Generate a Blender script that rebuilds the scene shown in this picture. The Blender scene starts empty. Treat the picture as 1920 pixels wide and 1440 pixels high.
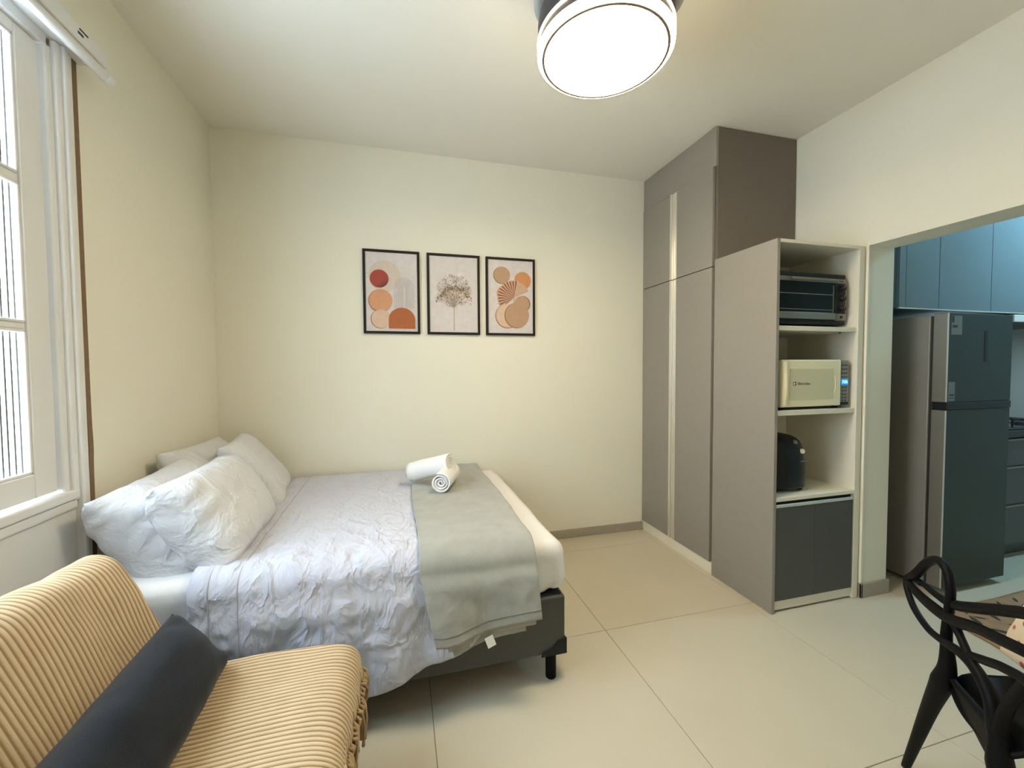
import bpy, bmesh, math, random
from math import sin, cos, pi, radians as R
from mathutils import Vector, Matrix, noise as NZ

random.seed(7)
SC = bpy.context.scene
COL = SC.collection

# ------------------------------------------------------------------ camera
cd = bpy.data.cameras.new('camera')
cam = bpy.data.objects.new('camera', cd)
COL.objects.link(cam)
RV, UV, FV = Vector((0.96571624, -0.25951999, -0.00644363)), Vector((0.01563392, 0.03336419, 0.99932098)), Vector((0.25912879, 0.96516123, -0.03627765))
cam.matrix_world = Matrix(((RV.x, UV.x, -FV.x, 1.1369), (RV.y, UV.y, -FV.y, -3.0294), (RV.z, UV.z, -FV.z, 1.353), (0, 0, 0, 1)))
cd.sensor_fit = 'HORIZONTAL'
cd.sensor_width = 36
cd.lens = 36 * 772.64 / 1920
cd.clip_start = 0.02
SC.camera = cam

# ------------------------------------------------------------------ light and exposure
SC.view_settings.view_transform = 'Standard'
SC.view_settings.look = 'None'
SC.view_settings.gamma = 1
SC.view_settings.use_curve_mapping = False
SC.view_settings.exposure = 1.14
LAMP_COL = (1.0, 0.83, 0.55)
LAMP_W = 22.5
w = bpy.data.worlds.new('daylight')
SC.world = w
w.use_nodes = True
bg = w.node_tree.nodes['Background']
bg.inputs[0].default_value = (0.72, 0.86, 1.0, 1)
bg.inputs[1].default_value = 11.5
SC.cycles.max_bounces = 10
SC.cycles.diffuse_bounces = 6
SC.cycles.sample_clamp_indirect = 8

def area(name, loc, rot, sx, sy, energy, color, portal=False):
    l = bpy.data.lights.new(name, 'AREA')
    l.shape = 'RECTANGLE'; l.size = sx; l.size_y = sy
    l.energy = energy; l.color = color
    o = bpy.data.objects.new(name, l)
    o.location = loc; o.rotation_euler = rot
    COL.objects.link(o)
    if portal:
        l.cycles.is_portal = True
    return o
area('window_portal', (-0.14, -1.86, 1.72), (0, R(-90), 0), 1.75, 1.22, 1, (1, 1, 1), True)
area('kitchen_tube', (5.45, -1.68, 2.84), (0, 0, 0), 0.9, 0.20, 15, (0.42, 0.80, 1.0))

# ------------------------------------------------------------------ materials
def node(nt, t, **kw):
    n = nt.nodes.new(t)
    for k, v in kw.items():
        setattr(n, k, v)
    return n

def mat(name, col, rough=0.6, metal=0.0, var=0.0, vscale=6.0, bump=0.0, bscale=120.0, spec=0.5, sheen=0.0, emit=None, estr=0.0, coat=0.0, stretch=None, crease=0.0, cscale=7.0):
    m = bpy.data.materials.new(name)
    m.use_nodes = True
    nt = m.node_tree
    b = nt.nodes['Principled BSDF']
    b.inputs['Base Color'].default_value = (*col, 1)
    b.inputs['Roughness'].default_value = rough
    b.inputs['Metallic'].default_value = metal
    b.inputs['Specular IOR Level'].default_value = spec
    if sheen:
        b.inputs['Sheen Weight'].default_value = sheen
    if coat:
        b.inputs['Coat Weight'].default_value = coat
    if emit:
        b.inputs['Emission Color'].default_value = (*emit, 1)
        b.inputs['Emission Strength'].default_value = estr
    if var or bump or crease:
        tc = node(nt, 'ShaderNodeTexCoord')
        vec = tc.outputs['Object']
        if stretch:
            mp = node(nt, 'ShaderNodeMapping')
            mp.inputs['Scale'].default_value = stretch
            nt.links.new(vec, mp.inputs[0]); vec = mp.outputs[0]
    if var:
        n = node(nt, 'ShaderNodeTexNoise')
        n.inputs['Scale'].default_value = vscale
        n.inputs['Detail'].default_value = 4
        nt.links.new(vec, n.inputs['Vector'])
        mx = node(nt, 'ShaderNodeMix', data_type='RGBA')
        mx.inputs['A'].default_value = (*[c * (1 - var) for c in col], 1)
        mx.inputs['B'].default_value = (*[min(1, c * (1 + var)) for c in col], 1)
        nt.links.new(n.outputs['Fac'], mx.inputs['Factor'])
        nt.links.new(mx.outputs['Result'], b.inputs['Base Color'])
    if bump:
        n2 = node(nt, 'ShaderNodeTexNoise')
        n2.inputs['Scale'].default_value = bscale
        n2.inputs['Detail'].default_value = 3
        nt.links.new(vec, n2.inputs['Vector'])
        bp = node(nt, 'ShaderNodeBump')
        bp.inputs['Strength'].default_value = bump
        bp.inputs['Distance'].default_value = 0.004
        nt.links.new(n2.outputs['Fac'], bp.inputs['Height'])
        nt.links.new(bp.outputs['Normal'], b.inputs['Normal'])
    if crease:
        # soft fold lines: ridges of a distorted noise
        n3 = node(nt, 'ShaderNodeTexNoise')
        n3.inputs['Scale'].default_value = cscale; n3.inputs['Detail'].default_value = 4.5; n3.inputs['Distortion'].default_value = 0.45
        nt.links.new(vec, n3.inputs['Vector'])
        s1 = node(nt, 'ShaderNodeMath', operation='SUBTRACT'); s1.inputs[1].default_value = 0.5
        s2 = node(nt, 'ShaderNodeMath', operation='ABSOLUTE')
        s3 = node(nt, 'ShaderNodeMath', operation='POWER'); s3.inputs[1].default_value = 0.85
        nt.links.new(n3.outputs['Fac'], s1.inputs[0]); nt.links.new(s1.outputs[0], s2.inputs[0]); nt.links.new(s2.outputs[0], s3.inputs[0])
        b3 = node(nt, 'ShaderNodeBump'); b3.invert = True
        b3.inputs['Strength'].default_value = crease; b3.inputs['Distance'].default_value = 0.03
        nt.links.new(s3.outputs[0], b3.inputs['Height'])
        if bump:
            nt.links.new(bp.outputs['Normal'], b3.inputs['Normal'])
        nt.links.new(b3.outputs['Normal'], b.inputs['Normal'])
    return m

M = {}
M['wall'] = mat('wall_paint', (0.80, 0.768, 0.655), 0.85, var=0.02, vscale=2, bump=0.08, bscale=60, spec=0.2)
M['ceil'] = mat('ceiling_paint', (0.80, 0.775, 0.70), 0.9, var=0.02, vscale=2, spec=0.2)
M['tile'] = mat('porcelain_tile', (0.565, 0.505, 0.392), 0.42, var=0.05, vscale=2.5, bump=0.03, bscale=40, spec=0.4)
M['grout'] = mat('grout', (0.25, 0.21, 0.16), 0.9)
M['base'] = mat('baseboard_tile', (0.36, 0.32, 0.26), 0.5, var=0.12, vscale=40)
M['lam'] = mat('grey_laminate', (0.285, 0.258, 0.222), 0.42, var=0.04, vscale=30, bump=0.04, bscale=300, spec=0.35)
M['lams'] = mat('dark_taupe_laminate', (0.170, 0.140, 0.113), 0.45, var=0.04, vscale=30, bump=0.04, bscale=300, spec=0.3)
M['lamd'] = mat('dark_grey_laminate', (0.070, 0.069, 0.064), 0.5, var=0.05, vscale=40)
M['white_mdf'] = mat('white_melamine', (0.79, 0.745, 0.625), 0.5, var=0.02, vscale=10)
M['win'] = mat('white_window_paint', (0.74, 0.735, 0.72), 0.5, var=0.02, vscale=8, bump=0.05, bscale=50)
M['alu'] = mat('aluminium_profile', (0.80, 0.77, 0.70), 0.32, 0.75)
M['slot'] = mat('dark_slot', (0.015, 0.015, 0.015), 0.6)
M['black'] = mat('black_plastic', (0.009, 0.009, 0.010), 0.42, var=0.1, vscale=30, spec=0.35)
M['chair'] = mat('black_polypropylene', (0.004, 0.004, 0.0045), 0.5, spec=0.12)
M['steel'] = mat('brushed_steel', (0.30, 0.275, 0.24), 0.4, 0.7, var=0.06, vscale=12, stretch=(1, 1, 30))
M['steel_side'] = mat('grey_steel_side', (0.24, 0.22, 0.195), 0.5, 0.2, var=0.05, vscale=20)
M['steel_front'] = mat('dark_inox_front', (0.026, 0.036, 0.031), 0.5, 0.0, var=0.05, vscale=14, stretch=(1, 1, 25))
M['kcab'] = mat('blue_grey_laminate', (0.16, 0.21, 0.235), 0.38, var=0.03, vscale=20)
M['kwall'] = mat('kitchen_wall_tile', (0.62, 0.66, 0.66), 0.35)
M['leather'] = mat('grey_leatherette', (0.060, 0.061, 0.058), 0.5, var=0.08, vscale=60, bump=0.12, bscale=250)
M['bedtop'] = mat('black_nonwoven', (0.012, 0.012, 0.013), 0.9)
M['sheet'] = mat('lilac_white_cotton', (0.575, 0.588, 0.675), 0.85, var=0.02, vscale=5, bump=0.12, bscale=350, spec=0.15, crease=0.95, cscale=8.5, stretch=(1.35, 0.8, 0.8))
M['cotton'] = mat('white_cotton', (0.77, 0.755, 0.745), 0.85, var=0.015, vscale=6, bump=0.10, bscale=350, spec=0.15, crease=0.22, cscale=5)
M['pillow'] = mat('white_pillowcase', (0.655, 0.655, 0.675), 0.85, var=0.015, vscale=6, bump=0.10, bscale=350, spec=0.15, crease=0.8, cscale=8.5)
M['stitch'] = mat('grey_stitching', (0.42, 0.40, 0.42), 0.9)
M['blanket'] = mat('grey_fleece', (0.37, 0.37, 0.335), 0.95, var=0.16, vscale=14, bump=0.35, bscale=220, spec=0.1, sheen=0.25, crease=0.22, cscale=4.5)
M['towel'] = mat('white_terry', (0.86, 0.85, 0.85), 0.95, bump=0.4, bscale=260, spec=0.1, sheen=0.15)
M['tag'] = mat('white_label', (0.8, 0.79, 0.76), 0.7)
M['navy'] = mat('charcoal_velour', (0.015, 0.0175, 0.023), 0.9, var=0.15, vscale=25, bump=0.3, bscale=300, spec=0.15, sheen=0.12)
M['sofa'] = mat('dark_sofa_fabric', (0.05, 0.05, 0.052), 0.9, bump=0.2, bscale=200)
M['strap'] = mat('brown_strap', (0.20, 0.125, 0.068), 0.8, var=0.2, vscale=40)
M['frame'] = mat('dark_brown_frame', (0.012, 0.008, 0.008), 0.55, spec=0.25)
M['lampbody'] = mat('dark_bronze_body', (0.035, 0.028, 0.030), 0.45)
M['blade'] = mat('grey_fan_blade', (0.42, 0.43, 0.42), 0.4)
M['ring'] = mat('bronze_ring', (0.22, 0.15, 0.10), 0.5)
M['diffuser'] = mat('lit_diffuser', (0.9, 0.88, 0.82), 0.5, emit=LAMP_COL, estr=LAMP_W)
M['rimlit'] = mat('lit_acrylic_rim', (0.9, 0.86, 0.8), 0.4, emit=LAMP_COL, estr=0.9)
M['rimlow'] = mat('lit_acrylic_edge', (0.9, 0.86, 0.8), 0.4, emit=LAMP_COL, estr=20.0)
M['micro'] = mat('champagne_plastic', (0.90, 0.82, 0.57), 0.33, spec=0.5)
M['microglass'] = mat('champagne_mirror_glass', (0.72, 0.66, 0.44), 0.25, 0.1)
M['panel'] = mat('grey_keypad', (0.30, 0.30, 0.285), 0.4)
M['key'] = mat('dark_keys', (0.10, 0.10, 0.095), 0.5)
M['blueled'] = mat('blue_display', (0.01, 0.05, 0.2), 0.3, emit=(0.0, 0.16, 0.85), estr=1.0)
M['led'] = mat('lit_digits', (0.3, 0.7, 1), 0.3, emit=(0.25, 0.75, 1.0), estr=1.6)
M['glassdark'] = mat('dark_oven_glass', (0.006, 0.011, 0.011), 0.12, spec=0.35)
M['ink'] = mat('dark_ink', (0.03, 0.03, 0.03), 0.6)
M['tile_tag'] = mat('energy_sticker', (0.20, 0.205, 0.20), 0.5, var=0.3, vscale=90)
M['rug'] = mat('brown_mat', (0.34, 0.205, 0.11), 0.9, var=0.25, vscale=22, bump=0.3, bscale=200)
M['rugink'] = mat('dark_mat_print', (0.045, 0.035, 0.02), 0.9, var=0.3, vscale=60)

def ramp_mat(name, axis, period, cols, rough, bump=0.0):
    """woven stripes across one object axis"""
    m = bpy.data.materials.new(name); m.use_nodes = True
    nt = m.node_tree; b = nt.nodes['Principled BSDF']
    b.inputs['Roughness'].default_value = rough
    b.inputs['Specular IOR Level'].default_value = 0.1
    at = node(nt, 'ShaderNodeAttribute', attribute_name='ribpos')
    mul = node(nt, 'ShaderNodeMath', operation='MULTIPLY'); mul.inputs[1].default_value = 2 * pi / period
    sn = node(nt, 'ShaderNodeMath', operation='SINE')
    nt.links.new(at.outputs['Fac'], mul.inputs[0]); nt.links.new(mul.outputs[0], sn.inputs[0])
    mr = node(nt, 'ShaderNodeMapRange')
    mr.inputs['From Min'].default_value = -1; mr.inputs['From Max'].default_value = 1
    nt.links.new(sn.outputs[0], mr.inputs['Value'])
    cr = node(nt, 'ShaderNodeValToRGB')
    cr.color_ramp.elements[0].position = 0.18; cr.color_ramp.elements[0].color = (*cols[0], 1)
    cr.color_ramp.elements[1].position = 0.85; cr.color_ramp.elements[1].color = (*cols[1], 1)
    nt.links.new(mr.outputs[0], cr.inputs[0])
    tc = node(nt, 'ShaderNodeTexCoord')
    n = node(nt, 'ShaderNodeTexNoise'); n.inputs['Scale'].default_value = 16; n.inputs['Detail'].default_value = 6
    nt.links.new(tc.outputs['Object'], n.inputs['Vector'])
    mx = node(nt, 'ShaderNodeMix', data_type='RGBA', blend_type='MULTIPLY')
    mx.inputs['Factor'].default_value = 0.35
    nt.links.new(cr.outputs[0], mx.inputs['A']); 
    mr2 = node(nt, 'ShaderNodeMapRange'); mr2.inputs['To Min'].default_value = 0.55; mr2.inputs['To Max'].default_value = 1.3
    nt.links.new(n.outputs['Fac'], mr2.inputs['Value'])
    nt.links.new(mr2.outputs[0], mx.inputs['B'])
    nt.links.new(mx.outputs['Result'], b.inputs['Base Color'])
    n2 = node(nt, 'ShaderNodeTexNoise'); n2.inputs['Scale'].default_value = 260
    nt.links.new(tc.outputs['Object'], n2.inputs['Vector'])
    bp = node(nt, 'ShaderNodeBump'); bp.inputs['Strength'].default_value = 0.4; bp.inputs['Distance'].default_value = 0.003
    nt.links.new(n2.outputs['Fac'], bp.inputs['Height']); nt.links.new(bp.outputs['Normal'], b.inputs['Normal'])
    return m
M['throw'] = ramp_mat('ribbed_cream_tan_cotton', 1, 0.0148, ((0.36, 0.235, 0.12), (0.67, 0.535, 0.36)), 0.95)
M['fringe'] = mat('tan_cotton_fringe', (0.42, 0.29, 0.15), 0.95, var=0.3, vscale=60)

def glass_mat():
    m = bpy.data.materials.new('reeded_glass'); m.use_nodes = True
    nt = m.node_tree
    for n in list(nt.nodes):
        nt.nodes.remove(n)
    out = node(nt, 'ShaderNodeOutputMaterial')
    tr = node(nt, 'ShaderNodeBsdfTransparent'); tl = node(nt, 'ShaderNodeBsdfTranslucent')
    tc = node(nt, 'ShaderNodeTexCoord')
    wv = node(nt, 'ShaderNodeTexWave', wave_type='BANDS', bands_direction='Y', wave_profile='SIN')
    wv.inputs['Scale'].default_value = 21.0; wv.inputs['Distortion'].default_value = 0.5; wv.inputs['Detail'].default_value = 1
    wv.inputs['Detail Scale'].default_value = 0.2
    nt.links.new(tc.outputs['Object'], wv.inputs['Vector'])
    cr = node(nt, 'ShaderNodeValToRGB')
    cr.color_ramp.elements[0].position = 0.0; cr.color_ramp.elements[0].color = (0.80, 0.83, 0.83, 1)
    cr.color_ramp.elements[1].position = 0.11; cr.color_ramp.elements[1].color = (0.93, 0.96, 0.96, 1)
    nt.links.new(wv.outputs['Fac'], cr.inputs[0])
    nt.links.new(cr.outputs[0], tr.inputs[0]); nt.links.new(cr.outputs[0], tl.inputs[0])
    mx = node(nt, 'ShaderNodeMixShader'); mx.inputs[0].default_value = 0.6
    nt.links.new(tr.outputs[0], mx.inputs[1]); nt.links.new(tl.outputs[0], mx.inputs[2])
    nt.links.new(mx.outputs[0], out.inputs[0])
    return m
M['glass'] = glass_mat()
M['groove'] = mat('dull_glass_groove', (0.16, 0.17, 0.17), 0.6)
M['seam'] = mat('grey_hem_thread', (0.17, 0.17, 0.15), 0.9)

def flower_mat():
    m = bpy.data.materials.new('cream_floral_cotton'); m.use_nodes = True
    nt = m.node_tree; b = nt.nodes['Principled BSDF']; b.inputs['Roughness'].default_value = 0.9
    tc = node(nt, 'ShaderNodeTexCoord')
    v = node(nt, 'ShaderNodeTexVoronoi'); v.inputs['Scale'].default_value = 21
    nt.links.new(tc.outputs['Object'], v.inputs['Vector'])
    cr = node(nt, 'ShaderNodeValToRGB')
    e = cr.color_ramp.elements
    e[0].position = 0.0; e[0].color = (0.30, 0.045, 0.035, 1)
    e[1].position = 0.34; e[1].color = (0.80, 0.70, 0.55, 1)
    k = e.new(0.20); k.color = (0.50, 0.13, 0.09, 1)
    k = e.new(0.25); k.color = (0.80, 0.70, 0.55, 1)
    nt.links.new(v.outputs['Distance'], cr.inputs[0])
    nt.links.new(cr.outputs[0], b.inputs['Base Color'])
    return m
M['floral'] = flower_mat()

# ------------------------------------------------------------------ mesh helpers
class MB:
    def __init__(s):
        s.v = []; s.f = []; s.mi = []; s.cur = 0
    def add(s, vs, fs):
        o = len(s.v)
        s.v += [tuple(p) for p in vs]
        s.f += [tuple(i + o for i in f) for f in fs]
        s.mi += [s.cur] * len(fs)
        return s
    def box(s, x0, x1, y0, y1, z0, z1):
        x0, x1 = sorted((x0, x1)); y0, y1 = sorted((y0, y1)); z0, z1 = sorted((z0, z1))
        return s.add([(x0, y0, z0), (x1, y0, z0), (x1, y1, z0), (x0, y1, z0), (x0, y0, z1), (x1, y0, z1), (x1, y1, z1), (x0, y1, z1)],
                     [(0, 3, 2, 1), (4, 5, 6, 7), (0, 1, 5, 4), (1, 2, 6, 5), (2, 3, 7, 6), (3, 0, 4, 7)])
    def tube(s, pts, rad, n=10, squash=None, cap=True, closed=False):
        pts = [Vector(p) for p in pts]
        rads = rad if isinstance(rad, (list, tuple)) else [rad] * len(pts)
        N = len(pts); vs = []; fs = []
        prev = None
        for i, p in enumerate(pts):
            if closed:
                t = pts[(i + 1) % N] - pts[i - 1]
            else:
                t = pts[min(i + 1, N - 1)] - pts[max(i - 1, 0)]
            t.normalize()
            if prev is None:
                a = Vector((0, 0, 1)) if abs(t.z) < 0.9 else Vector((1, 0, 0))
                prev = (a - t * a.dot(t)).normalized()
            else:
                prev = (prev - t * prev.dot(t)).normalized()
            b = t.cross(prev)
            for k in range(n):
                a = 2 * pi * k / n
                ra = rads[i]
                rb = ra * (squash if squash else 1)
                vs.append(p + prev * (cos(a) * ra) + b * (sin(a) * rb))
        m = N if closed else N - 1
        for i in range(m):
            for k in range(n):
                a0 = i * n + k; a1 = i * n + (k + 1) % n
                b0 = ((i + 1) % N) * n + k; b1 = ((i + 1) % N) * n + (k + 1) % n
                fs.append((a0, a1, b1, b0))
        if cap and not closed:
            fs.append(tuple(reversed(range(n)))); fs.append(tuple((N - 1) * n + k for k in range(n)))
        return s.add(vs, fs)
    def lathe(s, prof, c=(0, 0, 0), axis='z', n=32):
        vs = []; fs = []
        for r, h in prof:
            for k in range(n):
                a = 2 * pi * k / n
                p = {'z': (r * cos(a), r * sin(a), h), 'y': (r * cos(a), h, r * sin(a)), 'x': (h, r * cos(a), r * sin(a))}[axis]
                vs.append((p[0] + c[0], p[1] + c[1], p[2] + c[2]))
        for i in range(len(prof) - 1):
            for k in range(n):
                fs.append((i * n + k, i * n + (k + 1) % n, (i + 1) * n + (k + 1) % n, (i + 1) * n + k))
        if prof[0][0] > 1e-5:
            fs.append(tuple(reversed(range(n))))
        if prof[-1][0] > 1e-5:
            fs.append(tuple((len(prof) - 1) * n + k for k in range(n)))
        return s.add(vs, fs)
    def grid(s, fn, nu, nv, closed_u=False):
        vs = [fn(i / nu, j / nv) for i in range(nu + 1) for j in range(nv + 1)]
        fs = [(i * (nv + 1) + j, (i + 1) * (nv + 1) + j, (i + 1) * (nv + 1) + j + 1, i * (nv + 1) + j + 1) for i in range(nu) for j in range(nv)]
        return s.add(vs, fs)
    def poly(s, pts):
        return s.add(pts, [tuple(range(len(pts)))])
    def build(s, name, m, parent=None, smooth=False, bevel=0.0, seg=2, solid=0.0, merge=False, recalc=True, attr=None):
        vs = [Vector(p) for p in s.v]
        lo = Vector([min(p[i] for p in vs) for i in range(3)]); hi = Vector([max(p[i] for p in vs) for i in range(3)])
        c = (lo + hi) / 2; c.z = lo.z
        me = bpy.data.meshes.new(name)
        me.from_pydata([p - c for p in vs], [], s.f)
        for mm in (m if isinstance(m, list) else [m]):
            me.materials.append(mm)
        if isinstance(m, list):
            me.polygons.foreach_set('material_index', s.mi)
        if attr:
            a = me.attributes.new('ribpos', 'FLOAT', 'POINT')
            a.data.foreach_set('value', attr)
        if recalc or merge:
            bm = bmesh.new(); bm.from_mesh(me)
            if merge:
                bmesh.ops.remove_doubles(bm, verts=bm.verts, dist=1e-5)
            bmesh.ops.recalc_face_normals(bm, faces=bm.faces)
            bm.to_mesh(me); bm.free()
        if smooth:
            me.polygons.foreach_set('use_smooth', [True] * len(me.polygons))
        me.update()
        o = bpy.data.objects.new(name, me)
        COL.objects.link(o)
        if parent:
            o.parent = parent
            o.location = c - wl(parent)
        else:
            o.location = c
        if bevel:
            b = o.modifiers.new('bevel', 'BEVEL'); b.width = bevel; b.segments = seg; b.limit_method = 'ANGLE'; b.angle_limit = R(40)
        if solid:
            b = o.modifiers.new('solid', 'SOLIDIFY'); b.thickness = solid; b.offset = 0
        return o

def wl(o):
    v = Vector(o.location)
    while o.parent:
        o = o.parent; v += Vector(o.location)
    return v

def tag(o, label, cat=None, group=None, kind=None):
    if label: o['label'] = label
    if cat: o['category'] = cat
    if group: o['group'] = group
    if kind: o['kind'] = kind
    return o

def thing(name, label, cat, loc, group=None):
    o = bpy.data.objects.new(name, None)
    o.empty_display_size = 0.05
    o.location = loc
    COL.objects.link(o)
    return tag(o, label, cat, group)

def struct(o, label=None):
    o['kind'] = 'structure'
    if label: o['label'] = label
    return o

def box(name, m, b, parent=None, bevel=0.0, **k):
    return MB().box(*b).build(name, m, parent, bevel=bevel, **k)

def text_obj(name, s, size, m, parent, loc, rot, depth=0.0004):
    cu = bpy.data.curves.new(name, 'FONT'); cu.body = s; cu.size = size; cu.extrude = depth
    cu.align_x = 'CENTER'; cu.align_y = 'CENTER'; cu.resolution_u = 3
    t = bpy.data.objects.new('tmp', cu); COL.objects.link(t)
    bpy.context.view_layer.update()
    me = bpy.data.meshes.new_from_object(t.evaluated_get(bpy.context.evaluated_depsgraph_get()))
    bpy.data.objects.remove(t)
    me.materials.clear(); me.materials.append(m)
    o = bpy.data.objects.new(name, me); COL.objects.link(o)
    o.parent = parent; o.location = Vector(loc) - wl(parent); o.rotation_euler = rot
    return o

def smoothstep(a, b, x):
    t = min(1, max(0, (x - a) / (b - a))); return t * t * (3 - 2 * t)

def fbm(x, y, z=0.0, oct=3):
    return NZ.fractal(Vector((x, y, z)), 0.9, 2.0, oct)

def catmull(pts, n):
    P = [Vector(p) for p in pts]
    P = [P[0] * 2 - P[1]] + P + [P[-1] * 2 - P[-2]]
    out = []
    for i in range(1, len(P) - 2):
        for k in range(n):
            t = k / n
            a, b, c, d = P[i - 1], P[i], P[i + 1], P[i + 2]
            out.append(0.5 * ((2 * b) + (c - a) * t + (2 * a - 5 * b + 4 * c - d) * t * t + (3 * b - a - 3 * c + d) * t ** 3))
    out.append(P[-2])
    return out

# ------------------------------------------------------------------ room shell
H = 2.878
W = 3.724; WT = 0.20; W2 = W + WT
OY = -1.264; OY2 = -3.25; HL = 2.044
FY = -4.3; KX = 6.4; KY = -0.62

fl = MB().box(-0.2, KX + 0.1, FY - 0.1, 0.15, -0.14, -0.0025).build('floor', M['grout'])
struct(fl, 'beige grey porcelain tile floor with thin dark joints')
TX0, TY0, T = 2.135, -1.14, 0.9
tile_meshes = {}
def tile(x0, x1, y0, y1):
    key = (round(x1 - x0, 4), round(y1 - y0, 4))
    if key not in tile_meshes:
        o = MB().box(0, key[0], 0, key[1], -0.010, 0).build('floor_tile', M['tile'], fl, bevel=0.0012, seg=1)
        tile_meshes[key] = o
    else:
        o = tile_meshes[key].copy(); COL.objects.link(o); o.parent = fl
    o.location = Vector(((x0 + x1) / 2, (y0 + y1) / 2, -0.010)) - wl(fl)
g = 0.0013
xs = [-0.02] + [TX0 + k * T for k in range(-2, 5)] + [KX]
ys = [FY] + [TY0 + k * T for k in range(-3, 2)] + [0.0]
for i in range(len(xs) - 1):
    for j in range(len(ys) - 1):
        if ys[j] >= KY - 0.3 and xs[i] > W2: continue
        tile(xs[i] + g, xs[i + 1] - g, ys[j] + g, ys[j + 1] - g)

struct(box('ceiling', M['ceil'], (-0.15, KX + 0.1, FY - 0.1, 0.1, H, H + 0.1)), 'plain off white ceiling')
struct(box('wall_back', M['wall'], (-0.15, W2, 0, 0.1, 0, H)), 'cream white back wall behind the bed')
struct(box('wall_front', M['wall'], (-0.15, KX + 0.1, FY - 0.1, FY, 0, H)))
# left wall with a window opening
WY0, WY1, WZ0, WZ1 = -1.21, -2.50, 0.87, 2.60
wlft = MB()
wlft.box(-0.15, 0, WY0, 0, 0, H)
wlft.box(-0.15, 0, FY, WY1, 0, H)
wlft.box(-0.15, 0, WY1, WY0, 0, WZ0)
wlft.box(-0.15, 0, WY1, WY0, WZ1, H)
struct(wlft.build('wall_left', M['wall']), 'cream white wall with the window')
wr = MB()
pr_ = [(0, 0), (0, H), (FY, H), (FY, 0), (OY2, 0), (OY2, HL), (OY, HL), (OY, 0)]
wr.add([(W, y, z) for y, z in pr_] + [(W2, y, z) for y, z in pr_],
       [tuple(range(8)), tuple(range(15, 7, -1))] + [(i, (i + 1) % 8, (i + 1) % 8 + 8, i + 8) for i in range(8)])
struct(wr.build('wall_right', M['wall']), 'cream white wall with the kitchen opening')
kw = MB()
kw.box(W2, KX, KY, KY + 0.1, 0, H)
kw.box(KX, KX + 0.1, FY, KY + 0.1, 0, H)
struct(kw.build('wall_kitchen', M['kwall']), 'pale blue grey kitchen wall behind the fridge')
# baseboards
struct(box('baseboard_back', M['base'], (0, 3.07, -0.012, 0, 0, 0.068), bevel=0.002), 'brown grey tile baseboard along the back wall')
bb = MB(); bb.box(W - 0.012, W, OY - 0.012, OY, 0, 0.082); bb.box(W - 0.012, W2 + 0.012, OY - 0.012, OY, 0, 0.082); bb.box(W2, W2 + 0.012, OY, KY, 0, 0.082)
struct(bb.build('baseboard_jamb', M['base'], bevel=0.002), 'brown grey tile baseboard around the kitchen door jamb')
# bright corner bead of the kitchen opening
struct(box('trim_1', M['white_mdf'], (W - 0.010, W + 0.004, OY - 0.006, OY + 0.02, 0.085, HL - 0.002), bevel=0.002), 'white corner bead on the jamb edge beside the shelf unit')

# ------------------------------------------------------------------ window
win = bpy.data.objects.new('window_1', None); win.location = (0, -1.85, WZ0); COL.objects.link(win)
tag(win, 'white wooden casement window with reeded glass on the left wall', kind='structure')
# outer casing: stepped mouldings, run down to the floor beside the bed
c = MB()
c.box(0, 0.020, -1.205, -1.165, 0.0, 2.475)
c.box(0, 0.034, -1.222, -1.203, 0.0, 2.475)
c.build('casing', M['win'], win, bevel=0.005)
c = MB()
c.box(-0.03, 0.024, -1.246, -1.220, 0.90, 2.475); c.box(-0.05, 0.012, -1.272, -1.244, 0.90, 2.475)
c.build('moulding', M['win'], win, bevel=0.006)
c = MB(); c.box(0, 0.034, -2.52, -2.50, 0, 2.475); c.box(-0.04, 0.018, -2.50, -2.455, 0.9, 2.475)
c.build('casing', M['win'], win, bevel=0.005)
MB().box(-0.05, 0.026, -2.5, -1.222, 0.905, 0.938).build('bottom_rail', M['win'], win, bevel=0.006)
MB().box(-0.05, 0.018, -2.5, -1.222, 0.868, 0.903).build('sill', M['win'], win, bevel=0.008)
MB().box(-0.06, 0.012, -2.5, -1.222, 2.44, 2.60).build('head_rail', M['win'], win, bevel=0.004)
MB().box(0.0005, 0.008, -2.5, -1.222, 0.001, 0.866).build('apron_panel', M['win'], win)
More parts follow.
